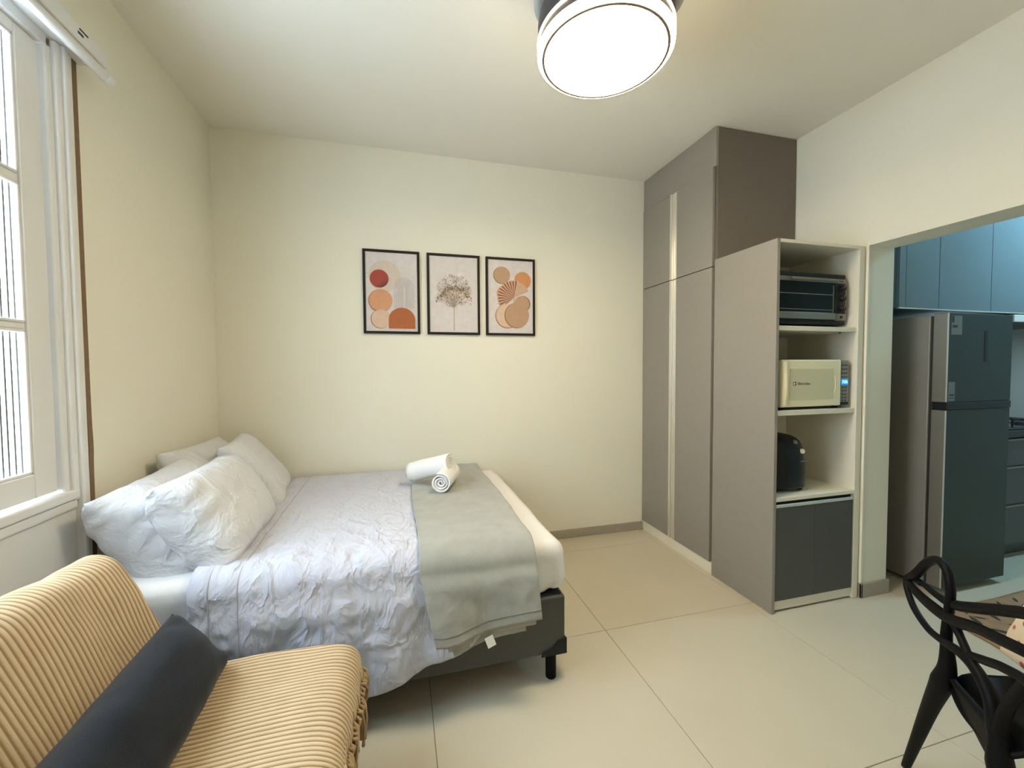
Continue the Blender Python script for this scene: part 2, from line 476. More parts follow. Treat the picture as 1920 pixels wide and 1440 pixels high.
def sash(y0, y1):   # y0 > y1
    s = MB(); X0, X1 = -0.042, -0.004
    st = 0.088
    s.box(X0, X1, y0 - st, y0, 0.946, 2.438)
    s.box(X0, X1, y1, y1 + st, 0.946, 2.438)
    s.box(X0, X1, y1 + st, y0 - st, 0.946, 1.026)
    s.box(X0, X1, y1 + st, y0 - st, 2.40, 2.438)
    sh = s.build('sash', M['win'], win, bevel=0.004)
    zs = [(1.026, 1.488), (1.508, 1.945), (1.972, 2.400)]
    for a, b in ((1.488, 1.508), (1.945, 1.972)):
        MB().box(X0 + .006, X1 - .006, y1 + st, y0 - st, a, b).build('muntin', M['win'], sh, bevel=0.004)
    for a, b in zs:
        # reeded pane: scalloped ribs on the room side
        n = 96
        def fn(u, v, a=a, b=b):
            y = y0 - st - u * (y0 - y1 - 2 * st)
            return (-0.022 + 0.0018 * abs(sin(pi * u * 18)), y, a + v * (b - a))
        p = MB().grid(fn, n, 1)
        p.build('glass_pane', M['glass'], sh, smooth=True, recalc=False)
        gl = MB()
        ng = 19
        for k in range(1, ng):
            yy = y0 - st - (k / ng) * (y0 - y1 - 2 * st) + 0.004 * NZ.noise(Vector((k * 3.1, a, y0)))
            gl.box(-0.0232, -0.0195, yy - 0.0032, yy + 0.0032, a, b)
        gl.build('glass_groove', M['groove'], sh)['kind'] = 'stuff'
        fr = MB()
        for (ya, yb, za, zb) in ((y0 - st - 0.010, y0 - st, a, b), (y1 + st, y1 + st + 0.010, a, b), (y1 + st, y0 - st, a, a + 0.010), (y1 + st, y0 - st, b - 0.010, b)):
            fr.box(-0.018, -0.007, ya, yb, za, zb)
        fr.build('glazing_bead', M['win'], sh, bevel=0.003)
sash(-1.276, -1.858)
sash(-1.862, -2.452)

# ceiling side details on the left wall: pelmet, rod, strap
pel = thing('curtain_track', 'white box curtain track above the window with slotted end', 'curtain track', (0.05, -1.9, 2.47))
MB().box(0.0, 0.098, -2.7, -1.115, 2.478, 2.535).build('track_box', M['win'], pel, bevel=0.004)
MB().box(0.0965, 0.0995, -1.262, -1.238, 2.500, 2.508).box(0.0965, 0.0995, -1.255, -1.215, 2.517, 2.522).build('slot', M['slot'], pel)
MB().tube([(0.078, y, 2.464) for y in (-2.7, -2.0, -1.5, -1.10)], 0.017, 16).build('rod', M['win'], pel, smooth=False)
MB().lathe([(0.0, -1.066), (0.014, -1.067), (0.021, -1.072), (0.021, -1.098), (0.017, -1.104)], (0.078, 0, 2.464), 'y', 20).build('end_cap', M['win'], pel, smooth=True)
st = MB()
pts = [(0.012, -1.146, 2.476), (0.012, -1.146, 2.40), (0.012, -1.1455, 2.0), (0.012, -1.146, 1.6), (0.012, -1.1445, 1.2), (0.015, -1.146, 1.08), (0.012, -1.144, 0.98), (0.012, -1.146, 0.70), (0.012, -1.147, 0.45)]
pp = catmull(pts, 6)
st.grid(lambda u, v: (lambda p: (p.x, p.y + (v - 0.5) * 0.023, p.z))(pp[min(len(pp) - 1, int(round(u * (len(pp) - 1))))]), len(pp) - 1, 1)
tag(st.build('blind_strap', M['strap'], solid=0.003), 'long narrow brown strap hanging beside the window casing', 'strap')

# ------------------------------------------------------------------ ceiling lamp with folded fan
LX, LY, LZ = 1.897, -1.575, 2.53
lamp = thing('ceiling_fan_lamp', 'round lit ceiling lamp with dark body and folded fan blades', 'ceiling lamp', (LX, LY, H))
MB().lathe([(0.0, H), (0.095, H), (0.095, H - 0.03), (0.075, H - 0.05), (0.030, H - 0.055), (0.030, 2.70)], (LX, LY, 0), n=40).build('canopy', M['lampbody'], lamp, smooth=False)
MB().lathe([(0.03, 2.705), (0.20, 2.705), (0.222, 2.698), (0.246, 2.672), (0.250, 2.65), (0.250, 2.598), (0.243, 2.590), (0.2, 2.590)], (LX, LY, 0), n=64).build('body', M['lampbody'], lamp, smooth=True)
MB().lathe([(0.205, 2.589), (0.2525, 2.589), (0.254, 2.585), (0.2525, 2.581), (0.205, 2.581)], (LX, LY, 0), n=64).build('upper_rim', M['rimlit'], lamp, smooth=True)
MB().lathe([(0.205, 2.5805), (0.246, 2.5805), (0.246, 2.556), (0.205, 2.556)], (LX, LY, 0), n=64).build('shadow_gap', M['lampbody'], lamp)
MB().lathe([(0.235, 2.556), (0.249, 2.556), (0.2525, 2.550), (0.2515, 2.539), (0.243, 2.531), (0.235, 2.530)], (LX, LY, 0), n=64).build('light_rim', M['rimlow'], lamp, smooth=True)
MB().lathe([(0.2255, 2.535), (0.2255, 2.5270), (0.235, 2.5270), (0.235, 2.535)], (LX, LY, 0), n=64).build('trim_ring', M['ring'], lamp)
MB().lathe([(0.2255, 2.531), (0.16, 2.529), (0.08, 2.528), (0.0, 2.528)], (LX, LY, 0), n=64).build('diffuser', M['diffuser'], lamp, smooth=True)
for a0, ex in ((194, 0.078), (-38, 0.088), (78, 0.08)):
    b = MB()
    def bl(u, v, a0=a0, ex=ex):
        a = R(a0 - 48 + 96 * u)
        r1 = 0.20 + ex * max(0, sin(pi * min(1, max(0, 0.01 + 0.98 * u)))) ** 0.45
        r = 0.15 + (r1 - 0.15) * v
        return (LX + r * cos(a), LY + r * sin(a), 2.690 + 0.010 * u + 0.006 * sin(pi * v))
    b.grid(bl, 32, 5)
    b.build('fan_blade', M['blade'], lamp, smooth=True, solid=0.003)

# ------------------------------------------------------------------ pictures
PZ, PH, PW = 2.184, 0.578, 0.381
PC = {}
def pmat(n, c):
    PC[n] = mat('print_' + n, c, 0.55, var=0.12, vscale=30); return PC[n]
for n, c_ in {'paper': (0.63, 0.575, 0.56), 'beige': (0.60, 0.50, 0.42), 'red': (0.33, 0.045, 0.025), 'redb': (0.27, 0.038, 0.024), 'redc': (0.21, 0.032, 0.022), 'redd': (0.155, 0.025, 0.02), 'wine': (0.10, 0.016, 0.018), 'peach': (0.60, 0.29, 0.15), 'sand': (0.64, 0.45, 0.33),
              'rust': (0.38, 0.105, 0.025), 'line': (0.42, 0.37, 0.36), 'stem': (0.30, 0.22, 0.15), 'dot': (0.10, 0.07, 0.06), 'gold': (0.45, 0.33, 0.17), 'tan': (0.46, 0.29, 0.17), 'weave': (0.46, 0.28, 0.17), 'orange': (0.58, 0.25, 0.10), 'fan': (0.25, 0.075, 0.04), 'fold': (0.56, 0.36, 0.25), 'edge': (0.28, 0.12, 0.07)}.items():
    pmat(n, c_)
def picture(x0, label, art):
    t = thing('framed_print', label, 'picture', (x0 + PW / 2, 0, PZ - PH), 'framed prints above the bed')
    z0, z1, x1 = PZ - PH, PZ, x0 + PW
    fw = 0.017
    f = MB()
    f.box(x0, x0 + fw, -0.02, 0, z0, z1); f.box(x1 - fw, x1, -0.02, 0, z0, z1)
    f.box(x0 + fw, x1 - fw, -0.02, 0, z0, z0 + fw); f.box(x0 + fw, x1 - fw, -0.02, 0, z1 - fw, z1)
    f.build('frame', M['frame'], t, bevel=0.0015)
    box('paper', PC['paper'], (x0 + fw, x1 - fw, -0.012, -0.002, z0 + fw, z1 - fw), t)
    names = list(PC); a = MB(); lay = [0]
    def setm(n): a.cur = names.index(n); lay[0] += 1
    def P2(px, pz):   # paper coordinates 0..1
        return (x0 + fw + px * (PW - 2 * fw), -0.0122 - lay[0] * 0.00004, z0 + fw + pz * (PH - 2 * fw))
    def ell(n, cx, cz, rx, a0=0, a1=360, k=40):
        setm(n); ar = (PW - 2 * fw) / (PH - 2 * fw)
        a.poly([P2(cx + rx * cos(R(a0 + (a1 - a0) * i / k)), cz + rx * ar * sin(R(a0 + (a1 - a0) * i / k))) for i in range(k + (0 if a1 - a0 >= 360 else 1))])
    def seg(n, p, q, wd):
        setm(n); ar = (PW - 2 * fw) / (PH - 2 * fw)
        dx, dz = q[0] - p[0], (q[1] - p[1]) / ar
        L = math.hypot(dx, dz) or 1; nx, nz = -dz / L * wd / 2, dx / L * wd / 2 * ar
        a.poly([P2(p[0] + nx, p[1] + nz), P2(q[0] + nx, q[1] + nz), P2(q[0] - nx, q[1] - nz), P2(p[0] - nx, p[1] - nz)])
    art(ell, seg, setm, a, P2)
    a.build('artwork', [PC[n] for n in names], t, recalc=False)
def art1(ell, seg, setm, a, P2):
    ell('beige', 0.37, 0.70, 0.31)
    # tall arch of thin lines
    for k in range(7):
        wv = 0.19 - k * 0.027
        pts = [(0.74 - wv, 0.30)] + [(0.74 + wv * cos(R(180 - i * 15)), 0.565 + wv * 0.64 * sin(R(180 - i * 15))) for i in range(13)] + [(0.74 + wv, 0.30)]
        for p, q in zip(pts, pts[1:]): seg('line', p, q, 0.008)
    ell('red', 0.26, 0.665, 0.178); 
    ar = 0.347 / 0.544
    for k in range(5):      # the disc darkens band by band towards its lower right
        q = 78 - 13 * k
        setm(('red', 'redb', 'redc', 'redd', 'wine')[k])
        a.poly([P2(0.26 + 0.178 * cos(R(t_)), 0.665 + 0.178 * ar * sin(R(t_))) for t_ in range(-52 - q, -52 + q + 1, 6)])
    ell('edge', 0.275, 0.386, 0.227); ell('peach', 0.283, 0.391, 0.222)
    ell('edge', 0.275, 0.153, 0.188); ell('sand', 0.285, 0.156, 0.184)
    setm('rust')
    a.poly([P2(0.43, 0.035)] + [P2(0.69 + 0.26 * cos(R(180 - i * 7.5)), 0.15 + 0.24 * 0.64 * sin(R(180 - i * 7.5))) for i in range(25)] + [P2(0.95, 0.035)])
def art2(ell, seg, setm, a, P2):
    rnd = random.Random(3)
    seg('stem', (0.5, 0.02), (0.5, 0.36), 0.013)
    def br(x, z, ang, L, d):
        x2 = x + L * cos(ang); z2 = z + L * sin(ang) * 0.64
        seg('stem' if d > 2 else 'gold', (x, z), (x2, z2), 0.003 + 0.0020 * d)
        if d == 0:
            ell(rnd.choice(['dot', 'dot', 'gold', 'tan']), x2, z2, rnd.uniform(0.008, 0.016), k=8); return
        for s_ in (-1, 1):
            br(x2, z2, ang + s_ * rnd.uniform(0.22, 0.52), L * rnd.uniform(0.66, 0.86), d - 1)
    for an in (35, 62, 82, 98, 118, 145): br(0.5, 0.34, R(an), 0.125, 4)
    for k in range(230):
        t_ = rnd.uniform(0, 2 * pi); r_ = 0.36 * math.sqrt(rnd.uniform(0.05, 1))
        ell(rnd.choice(['dot', 'gold', 'tan', 'stem']), 0.5 + r_ * cos(t_), 0.545 + r_ * 0.60 * sin(t_), rnd.uniform(0.007, 0.016), k=7)
def art3(ell, seg, setm, a, P2):
    ell('edge', 0.30, 0.79, 0.185); ell('weave', 0.31, 0.795, 0.178)
    ell('orange', 0.77, 0.73, 0.19)
    ell('edge', 0.77, 0.41, 0.175); ell('tan', 0.75, 0.41, 0.17)
    ell('orange', 0.36, 0.54, 0.17)
    cx, cz = 0.575, 0.49
    for k in range(26):
        t0, t1 = R(74 + k * 5.6), R(74 + (k + 1) * 5.6)
        tm = (t0 + t1) / 2; L = 0.37 - 0.02 * (k % 2)
        ar = 0.64
        setm('fan' if k % 2 else 'fold')
        a.poly([P2(cx, cz), P2(cx + L * cos(t0), cz + L * ar * sin(t0)), P2(cx + (L + .02) * cos(tm), cz + (L + .02) * ar * sin(tm)), P2(cx + L * cos(t1), cz + L * ar * sin(t1))])
    setm('fold'); a.poly([P2(cx, cz)] + [P2(cx + 0.36 * cos(R(t_)), cz + 0.36 * 0.64 * sin(R(t_))) for t_ in range(24, 76, 5)])
    seg('fold', (0.56, 0.36), (0.58, 0.5), 0.03)
    ell('edge', 0.42, 0.235, 0.265); ell('sand', 0.43, 0.24, 0.258)
    ell('edge', 0.63, 0.245, 0.275); ell('weave', 0.645, 0.25, 0.268)
picture(0.892, 'framed print of red and orange discs with a thin lined arch', art1)
picture(1.324, 'framed print of a bare branching tree with tiny dotted leaves', art2)
picture(1.751, 'framed print of a pleated palm fan over woven discs', art3)

# ------------------------------------------------------------------ wardrobe
XW, DW, DT = 3.074, -0.806, -1.264
wd = thing('wardrobe', 'tall grey built-in wardrobe with vertical metal handle strips reaching the ceiling', 'wardrobe', (3.4, -0.4, 0))
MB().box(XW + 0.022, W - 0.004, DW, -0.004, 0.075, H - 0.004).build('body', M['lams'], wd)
MB().box(XW + 0.004, XW + 0.0218, DW + 0.0, -0.004, 2.630, H - 0.004).build('top_filler', M['lam'], wd, bevel=0.001)
MB().box(XW + 0.004, XW + 0.03, DW + 0.002, -0.014, 0.001, 0.0748).build('plinth', M['white_mdf'], wd)
sp = -0.388
for nm, (ya, yb), (za, zb) in [('u', (sp + 0.001, -0.003), (2.004, 2.627)), ('u', (DW + 0.022, sp - 0.001), (2.004, 2.627)), ('l', (sp + 0.001, -0.003), (0.078, 1.998)), ('l', (DW + 0.022, sp - 0.001), (0.078, 1.998))]:
    left = yb > -0.1
    hy = (ya, ya + 0.036) if left else (yb - 0.037, yb)
    dy = (ya + 0.036, yb) if left else (ya, yb - 0.037)
    d = MB().box(XW, XW + 0.0195, dy[0], dy[1], za, zb).build('door', M['lam'], wd, bevel=0.0008, seg=1)
    h = MB()
    if left:
        h.box(XW - 0.001, XW + 0.0195, hy[0] + 0.012, hy[1], za, zb); h.box(XW + 0.009, XW + 0.0195, hy[0], hy[0] + 0.012, za, zb)
    else:
        h.box(XW - 0.001, XW + 0.0195, hy[0], hy[0] + 0.007, za, zb); h.box(XW + 0.008, XW + 0.0195, hy[0] + 0.007, hy[1] - 0.010, za, zb); h.box(XW + 0.002, XW + 0.0195, hy[1] - 0.010, hy[1], za, zb)
    h.build('handle', M['alu'], d, bevel=0.0008, seg=1)

# ------------------------------------------------------------------ shelf unit (oven tower)
tw = thing('oven_shelf_unit', 'grey and white open shelf unit holding the small kitchen appliances', 'shelf unit', (3.4, -1.03, 0))
TH = 2.038
XI, XR = 3.094, 3.662
MB().box(XW - 0.002, XI - 0.002, DT, DW - 0.004, 0.001, TH).build('side_panel', M['lam'], tw, bevel=0.0008, seg=1)
MB().box(XR, 3.700, DT + 0.004, DW - 0.004, 0.001, TH).build('side_panel', M['white_mdf'], tw, bevel=0.001, seg=1)
MB().box(XI - 0.002, XR, DT + 0.001, DW - 0.004, TH - 0.018, TH).build('top_board', M['white_mdf'], tw, bevel=0.001, seg=1)
MB().box(XI - 0.002, XR, DW - 0.010, DW - 0.004, 0.06, TH - 0.018).build('back_panel', M['white_mdf'], tw)
for (za, zb, yf) in ((1.553, 1.578, DT + 0.012), (1.089, 1.116, DT + 0.012), (0.620, 0.640, DT + 0.002)):
    MB().box(XI - 0.002, XR, yf, DW - 0.010, za, zb).build('shelf', M['white_mdf'], tw, bevel=0.001, seg=1)
MB().box(XI, XR - 0.002, DT + 0.012, DT + 0.03, 0.012, 0.062).build('plinth', M['white_mdf'], tw)
MB().box(XI, XR, DT + 0.024, DT + 0.03, 0.064, 0.618).build('recess_panel', M['slot'], tw)
for xa, xb in ((XI + 0.001, 3.369), (3.3705, XR - 0.010)):
    d = MB().box(xa, xb, DT + 0.004, DT + 0.0225, 0.066, 0.585).build('door', M['lamd'], tw, bevel=0.0008, seg=1)
    MB().box(xa, xb, DT + 0.003, DT + 0.0225, 0.586, 0.592).box(xa, xb, DT + 0.001, DT + 0.006, 0.586, 0.603).build('handle', M['alu'], d, bevel=0.0008, seg=1)
MB().box(3.700, W - 0.012, DT + 0.010, DT + 0.03, 0.001, TH).build('filler_strip', M['white_mdf'], tw)

# --- toaster oven
OX0, OX1, OZ0 = 3.112, 3.645, 1.5785
ov = thing('toaster_oven', 'black and silver toaster oven with glass door on the top shelf', 'toaster oven', (3.38, -1.05, OZ0))
MB().box(OX0, OX1, -1.20, -0.86, OZ0 + 0.016, 1.888).build('body', M['black'], ov, bevel=0.008)
for x in (OX0 + 0.04, OX1 - 0.04):
    for y in (-1.17, -0.90):
        MB().lathe([(0.015, OZ0), (0.018, OZ0 + 0.016)], (x, y, 0), n=16).build('foot', M['black'], ov)
MB().box(OX0 + 0.01, 3.552, -1.212, -1.2005, 1.620, 1.858).build('door_frame', M['glassdark'], ov, bevel=0.003)
MB().box(OX0 + 0.012, 3.550, -1.2155, -1.2125, 1.624, 1.662).build('door_trim', M['steel'], ov, bevel=0.001)
MB().box(OX0 + 0.012, 3.550, -1.2155, -1.2125, 1.832, 1.856).build('door_trim', M['steel'], ov, bevel=0.001)
MB().box(OX0 + 0.10, 3.535, -1.238, -1.226, 1.836, 1.850).box(OX0 + 0.11, OX0 + 0.125, -1.2275, -1.2155, 1.838, 1.848).box(3.51, 3.525, -1.2275, -1.2155, 1.838, 1.848).build('handle', M['steel'], ov, bevel=0.003)
MB().box(OX0 + 0.02, 3.53, -1.2140, -1.2122, 1.762, 1.766).build('oven_rack', M['steel'], ov)
MB().box(OX0 + 0.02, 3.53, -1.2140, -1.2122, 1.676, 1.679).build('oven_rack', M['steel'], ov)
MB().box(3.531, 3.535, -1.2140, -1.2122, 1.665, 1.82).build('door_edge_strip', M['steel'], ov)
MB().box(3.562, 3.640, -1.2085, -1.2002, 1.620, 1.858).build('control_panel', M['steel'], ov, bevel=0.003)
MB().box(3.563, 3.628, -1.2100, -1.2086, 1.660, 1.832).build('control_plate', M['black'], ov)
for z in (1.805, 1.748, 1.690):
    kn = MB().lathe([(0.0, -1.226), (0.015, -1.226), (0.017, -1.222), (0.018, -1.2101)], (3.600, 0, z), 'y', 20).build('knob', M['black'], ov, smooth=False)
    MB().box(3.598, 3.602, -1.2275, -1.2262, z, z + 0.013).build('pointer', M['steel'], kn)
    MB().box(3.619, 3.626, -1.2108, -1.2101, z - 0.012, z - 0.004).build('scale_mark', M['tag'], ov)
MB().lathe([(0.0, -1.2125), (0.008, -1.2125), (0.008, -1.2086)], (3.600, 0, 1.641), 'y', 16).build('button', M['black'], ov)
mk = MB()
for i, (a_, b_) in enumerate(((0, 0.007), (0.009, 0.004), (0.015, 0.005), (0.022, 0.003))):
    mk.box(3.586 + a_, 3.589 + a_ + 0.002, -1.2090, -1.2086, 1.842, 1.842 + b_ + 0.001)
mk.build('logo', M['ink'], ov)

# --- microwave
MX0, MX1, MZ0 = 3.106, 3.640, 1.1165
mw = thing('microwave_oven', 'champagne coloured microwave with blue lit clock on the middle shelf', 'microwave', (3.38, -1.05, MZ0))
MB().box(MX0, MX1, -1.215, -0.86, MZ0 + 0.012, 1.392).build('body', M['black'], mw, bevel=0.004)
for x in (MX0 + 0.04, MX1 - 0.04):
    for y in (-1.18, -0.90):
        MB().lathe([(0.014, MZ0), (0.016, MZ0 + 0.012)], (x, y, 0), n=16).build('foot', M['black'], mw)
d = MB().box(MX0 + 0.030, 3.566, -1.243, -1.2152, MZ0 + 0.016, 1.394).build('door', M['micro'], mw, bevel=0.007, seg=3)
MB().box(3.195, 3.505, -1.2452, -1.2432, 1.175, 1.345).build('door_window', M['microglass'], d, bevel=0.012, seg=3)
hb = MB()
hb.grid(lambda u, v: (MX0 + 0.032 + 0.040 * u, -1.2432 - 0.017 * sin(pi * u) * (0.45 + 0.55 * sin(pi * v)), 1.140 + 0.246 * v), 8, 14)
hb.build('handle', M['micro'], d, smooth=True, recalc=False)
hb = MB()
hb.grid(lambda u, v: (3.508 + 0.012 * sin(pi * v) + 0.006 * u, -1.2436 - 0.003 * sin(pi * u), 1.20 + 0.11 * v), 4, 12)
hb.build('grip_edge', M['micro'], d, smooth=True, recalc=False)
text_obj('logo', 'Electrolux', 0.021, M['ink'], d, (3.292, -1.2456, 1.262), (R(90), 0, 0))
lg = MB().box(3.216, 3.236, -1.2460, -1.2453, 1.252, 1.272).build('logo', M['ink'], d)
MB().box(3.219, 3.226, -1.2464, -1.2460, 1.255, 1.269).box(3.226, 3.233, -1.2464, -1.2460, 1.2605, 1.2635).build('logo_emblem', M['micro'], lg)
MB().box(3.5665, 3.5688, -1.240, -1.2152, MZ0 + 0.016, 1.392).build('panel_gap', M['black'], mw)
cp = MB().box(3.569, 3.634, -1.236, -1.2152, MZ0 + 0.016, 1.392).build('control_panel', M['panel'], mw, bevel=0.006, seg=2)
for zr in (1.368, 1.345, 1.322, 1.300):
    for k in range(3):
        MB().box(3.577 + k * 0.016, 3.588 + k * 0.016, -1.2372, -1.2362, zr - 0.010, zr).build('key', M['key'], cp)
MB().box(3.575, 3.626, -1.2376, -1.2362, 1.252, 1.282).build('display', M['blueled'], cp)
text_obj('clock_digits', '7:56', 0.024, M['led'], cp, (3.600, -1.2381, 1.267), (R(90), 0, 0))
for zr in (1.240, 1.222, 1.200, 1.182, 1.165):
    for k in range(2):
        MB().box(3.579 + k * 0.022, 3.595 + k * 0.022, -1.2372, -1.2362, zr - 0.010, zr).build('key', M['key'], cp)
MB().box(3.573, 3.628, -1.2378, -1.2362, 1.136, 1.152).build('open_button', M['black'], cp)

# --- loop of black cable over the microwave
lp = [(3.10, -1.09, 1.46), (3.115, -1.09, 1.50), (3.15, -1.09, 1.525), (3.20, -1.09, 1.518), (3.232, -1.09, 1.485), (3.24, -1.09, 1.445), (3.215, -1.09, 1.408), (3.16, -1.085, 1.3975), (3.11, -1.08, 1.3975)]
tag(MB().tube(catmull(lp, 6), 0.0042, 8).build('power_cable', M['black'], smooth=True), 'loop of black power cable hanging above the microwave', 'cable')
tag(MB().lathe([(0.0, 1.5475), (0.006, 1.5475), (0.006, 1.5530)], (3.585, -1.215, 0), n=12).build('screw_cap', M['ink']), 'tiny dark screw cap under the top shelf', 'screw cap')

# --- air fryer
AX, AY, AZ = 3.285, -1.07, 0.6402
af = thing('air_fryer', 'rounded black air fryer on the lower open shelf', 'air fryer', (AX, AY, AZ))
fb = MB(); n_ = 40
prof = [(0.0, 0.98), (0.055, 0.955), (0.095, 0.90), (0.118, 0.80), (0.132, 0.60), (0.138, 0.35), (0.135, 0.12), (0.12, 0.02), (0.0, 0.0)]
pr = catmull([(p[0], 0, p[1]) for p in prof], 5)
vs = []
def sq(a, p=3.0):
    c_, s_ = cos(a), sin(a); k = (abs(c_) ** p + abs(s_) ** p) ** (-1 / p); return c_ * k, s_ * k
fb.grid(lambda u, v: (lambda q, s_: (AX + max(0, q.x) * s_[0], AY + max(0, q.x) * 1.0 * s_[1], AZ + 0.008 + q.z * 0.325))(pr[int(round(v * (len(pr) - 1)))], sq(2 * pi * u)), n_, len(pr) - 1)
fb.build('body', M['black'], af, smooth=True, merge=True)
for x in (AX - 0.09, AX + 0.09):
    for y in (AY - 0.09, AY + 0.09):
        MB().lathe([(0.014, AZ), (0.016, AZ + 0.014)], (x, y, 0), n=12).build('foot', M['black'], af)
MB().tube(catmull([(AX + 0.122, AY - 0.03, 0.865), (AX + 0.152, AY - 0.03, 0.862), (AX + 0.158, AY - 0.03, 0.80), (AX + 0.150, AY - 0.03, 0.73), (AX + 0.163, AY - 0.03, 0.71)], 5), 0.012, 10).build('handle', M['black'], af, smooth=True)
def dial(x, z, r, m, nm):
    n0 = Vector((x - AX, 0, 0)); 
    y = AY - 0.132 + 0.05 * max(0, (z - 0.84)) / 0.12
    MB().lathe([(0.0, y - 0.016), (r * 0.8, y - 0.016), (r, y - 0.012), (r, y + 0.03)], (x, 0, z), 'y', 20).build(nm, m, af, smooth=False)
dial(AX + 0.062, 0.872, 0.0135, M['micro'], 'button')
dial(AX + 0.030, 0.920, 0.016, M['steel_side'], 'dial')
MB().box(AX + 0.035, AX + 0.085, AY - 0.1425, AY - 0.134, 0.815, 0.819).build('trim_line', M['steel'], af)

# ------------------------------------------------------------------ kitchen seen through the opening
fr = thing('refrigerator', 'tall stainless steel two door refrigerator with black handle band', 'refrigerator', (4.46, -1.05, 0))
FX0, FX1, FYF, FYB = 4.175, 4.745, -1.385, -0.67
MB().box(FX0, FX1, -1.302, FYB, 0.03, 1.655).build('body', M['steel_side'], fr, bevel=0.006)
for x in (FX0 + 0.05, FX1 - 0.05):
    MB().lathe([(0.02, 0.0), (0.02, 0.032)], (x, -1.27, 0), n=16).build('foot', M['black'], fr)
    MB().lathe([(0.02, 0.0), (0.02, 0.032)], (x, -0.72, 0), n=16).build('foot', M['black'], fr)
MB().box(FX0 + 0.008, FX1 - 0.008, -1.318, -1.302, 0.05, 1.65).build('gasket', M['slot'], fr)
for nm, za, zb in (('door', 1.142, 1.662), ('door', 0.045, 1.098)):
    d = MB().box(FX0, FX1, FYF, -1.318, za, zb).build(nm, M['steel_front'], fr, bevel=0.004)
    MB().box(FX0 - 0.0015, FX0 + 0.0002, FYF + 0.003, -1.319, za + 0.003, zb - 0.003).build('door_side', M['steel'], d)
    MB().box(FX0 - 0.002, FX0 + 0.004, FYF - 0.0018, FYF + 0.003, za + 0.003, zb - 0.003).build('edge_trim', M['alu'], d)
    if za > 1:
        MB().box(4.492, 4.515, FYF - 0.002, FYF + 0.003, 1.378, 1.563).build('display', M['slot'], d)
        s_ = MB().box(4.20, 4.29, FYF - 0.0008, FYF, 1.535, 1.645).build('energy_sticker', M['tile_tag'], d)
        MB().box(4.203, 4.222, FYF - 0.0012, FYF - 0.0008, 1.605, 1.643).build('sticker_mark', M['ink'], s_)
        MB().box(4.21, 4.25, FYF - 0.0012, FYF - 0.0008, 1.575, 1.590).build('sticker_mark', M['ink'], s_)
        s_ = MB().box(4.19, 4.245, FYF - 0.0008, FYF, 1.150, 1.262).build('energy_sticker', M['tile_tag'], d)
        MB().box(4.198, 4.238, FYF - 0.0012, FYF - 0.0008, 1.180, 1.190).box(4.198, 4.238, FYF - 0.0012, FYF - 0.0008, 1.166, 1.171).build('sticker_mark', M['ink'], s_)
MB().box(FX0 + 0.004, FX1, FYF - 0.004, -1.318, 1.099, 1.141).build('handle_band', M['black'], fr, bevel=0.004)

kc = thing('wall_cabinet', 'row of blue grey wall cupboards above the refrigerator', 'wall cabinet', (5.0, -1.0, 1.71))
CYF = -1.20
MB().box(4.075, 6.3, CYF + 0.020, KY - 0.002, 1.716, 2.62).build('body', M['kcab'], kc)
MB().box(4.075, 6.3, CYF - 0.001, CYF + 0.012, 1.708, 1.7145).build('light_profile', M['alu'], kc)
for xa, xb in ((4.075, 4.128), (4.131, 4.420), (4.424, 4.914), (4.918, 5.408), (5.412, 5.902)):
    MB().box(xa, xb, CYF, CYF + 0.019, 1.7155, 2.62).build('door' if xb - xa > 0.1 else 'filler_strip', M['kcab'], kc, bevel=0.001, seg=1)
hd = thing('range_hood', 'slim pale range hood under the wall cupboards beside the fridge', 'range hood', (5.45, -1.0, 1.64))
MB().box(5.165, 5.76, -1.20, -0.70, 1.652, 1.702).build('body', M['tag'], hd, bevel=0.004)
MB().box(5.17, 5.755, -1.185, -0.70, 1.634, 1.6515).build('filter_panel', M['slot'], hd)
area('hood_light', (5.46, -0.95, 1.628), (0, 0, 0), 0.35, 0.06, 2.2, (0.70, 0.92, 1.0))
kb = thing('kitchen_counter', 'black topped kitchen counter with dark drawers beyond the fridge', 'counter', (5.4, -0.95, 0))
MB().box(4.80, 6.3, -1.17, KY - 0.004, 0.10, 0.86).build('body', M['lamd'], kb)
MB().box(4.78, 6.3, -1.21, KY - 0.004, 0.862, 0.905).build('worktop', M['black'], kb, bevel=0.003)
MB().box(4.82, 6.3, -1.13, -1.12, 0.001, 0.0995).build('plinth', M['lamd'], kb)
for za, zb in ((0.66, 0.85), (0.39, 0.655), (0.11, 0.385)):
    for xa, xb in ((4.81, 5.405), (5.41, 6.0)):
        d = MB().box(xa, xb, -1.19, -1.171, za, zb).build('drawer', M['lamd'], kb, bevel=0.001, seg=1)
        MB().box(xa + 0.01, xb - 0.01, -1.197, -1.1902, zb - 0.012, zb - 0.004).build('handle', M['steel'], d)
ck = thing('cooktop', 'black cooktop with raised back on the kitchen counter', 'cooktop', (5.5, -0.95, 0.9052))
MB().box(5.12, 5.75, -1.18, -0.72, 0.9052, 0.922).build('glass_plate', M['glassdark'], ck, bevel=0.003)
for x in (5.27, 5.58):
    for y in (-1.06, -0.84):
        MB().lathe([(0.0, 0.936), (0.045, 0.936), (0.05, 0.9222)], (x, y, 0), n=24).build('burner', M['black'], ck)
        MB().tube([(x - 0.09, y, 0.955), (x + 0.09, y, 0.955)], 0.006, 6).tube([(x, y - 0.09, 0.955), (x, y + 0.09, 0.955)], 0.006, 6).tube([(x - 0.09, y, 0.922), (x - 0.09, y, 0.955)], 0.006, 6).tube([(x + 0.09, y, 0.922), (x + 0.09, y, 0.955)], 0.006, 6).build('pan_support', M['black'], ck)
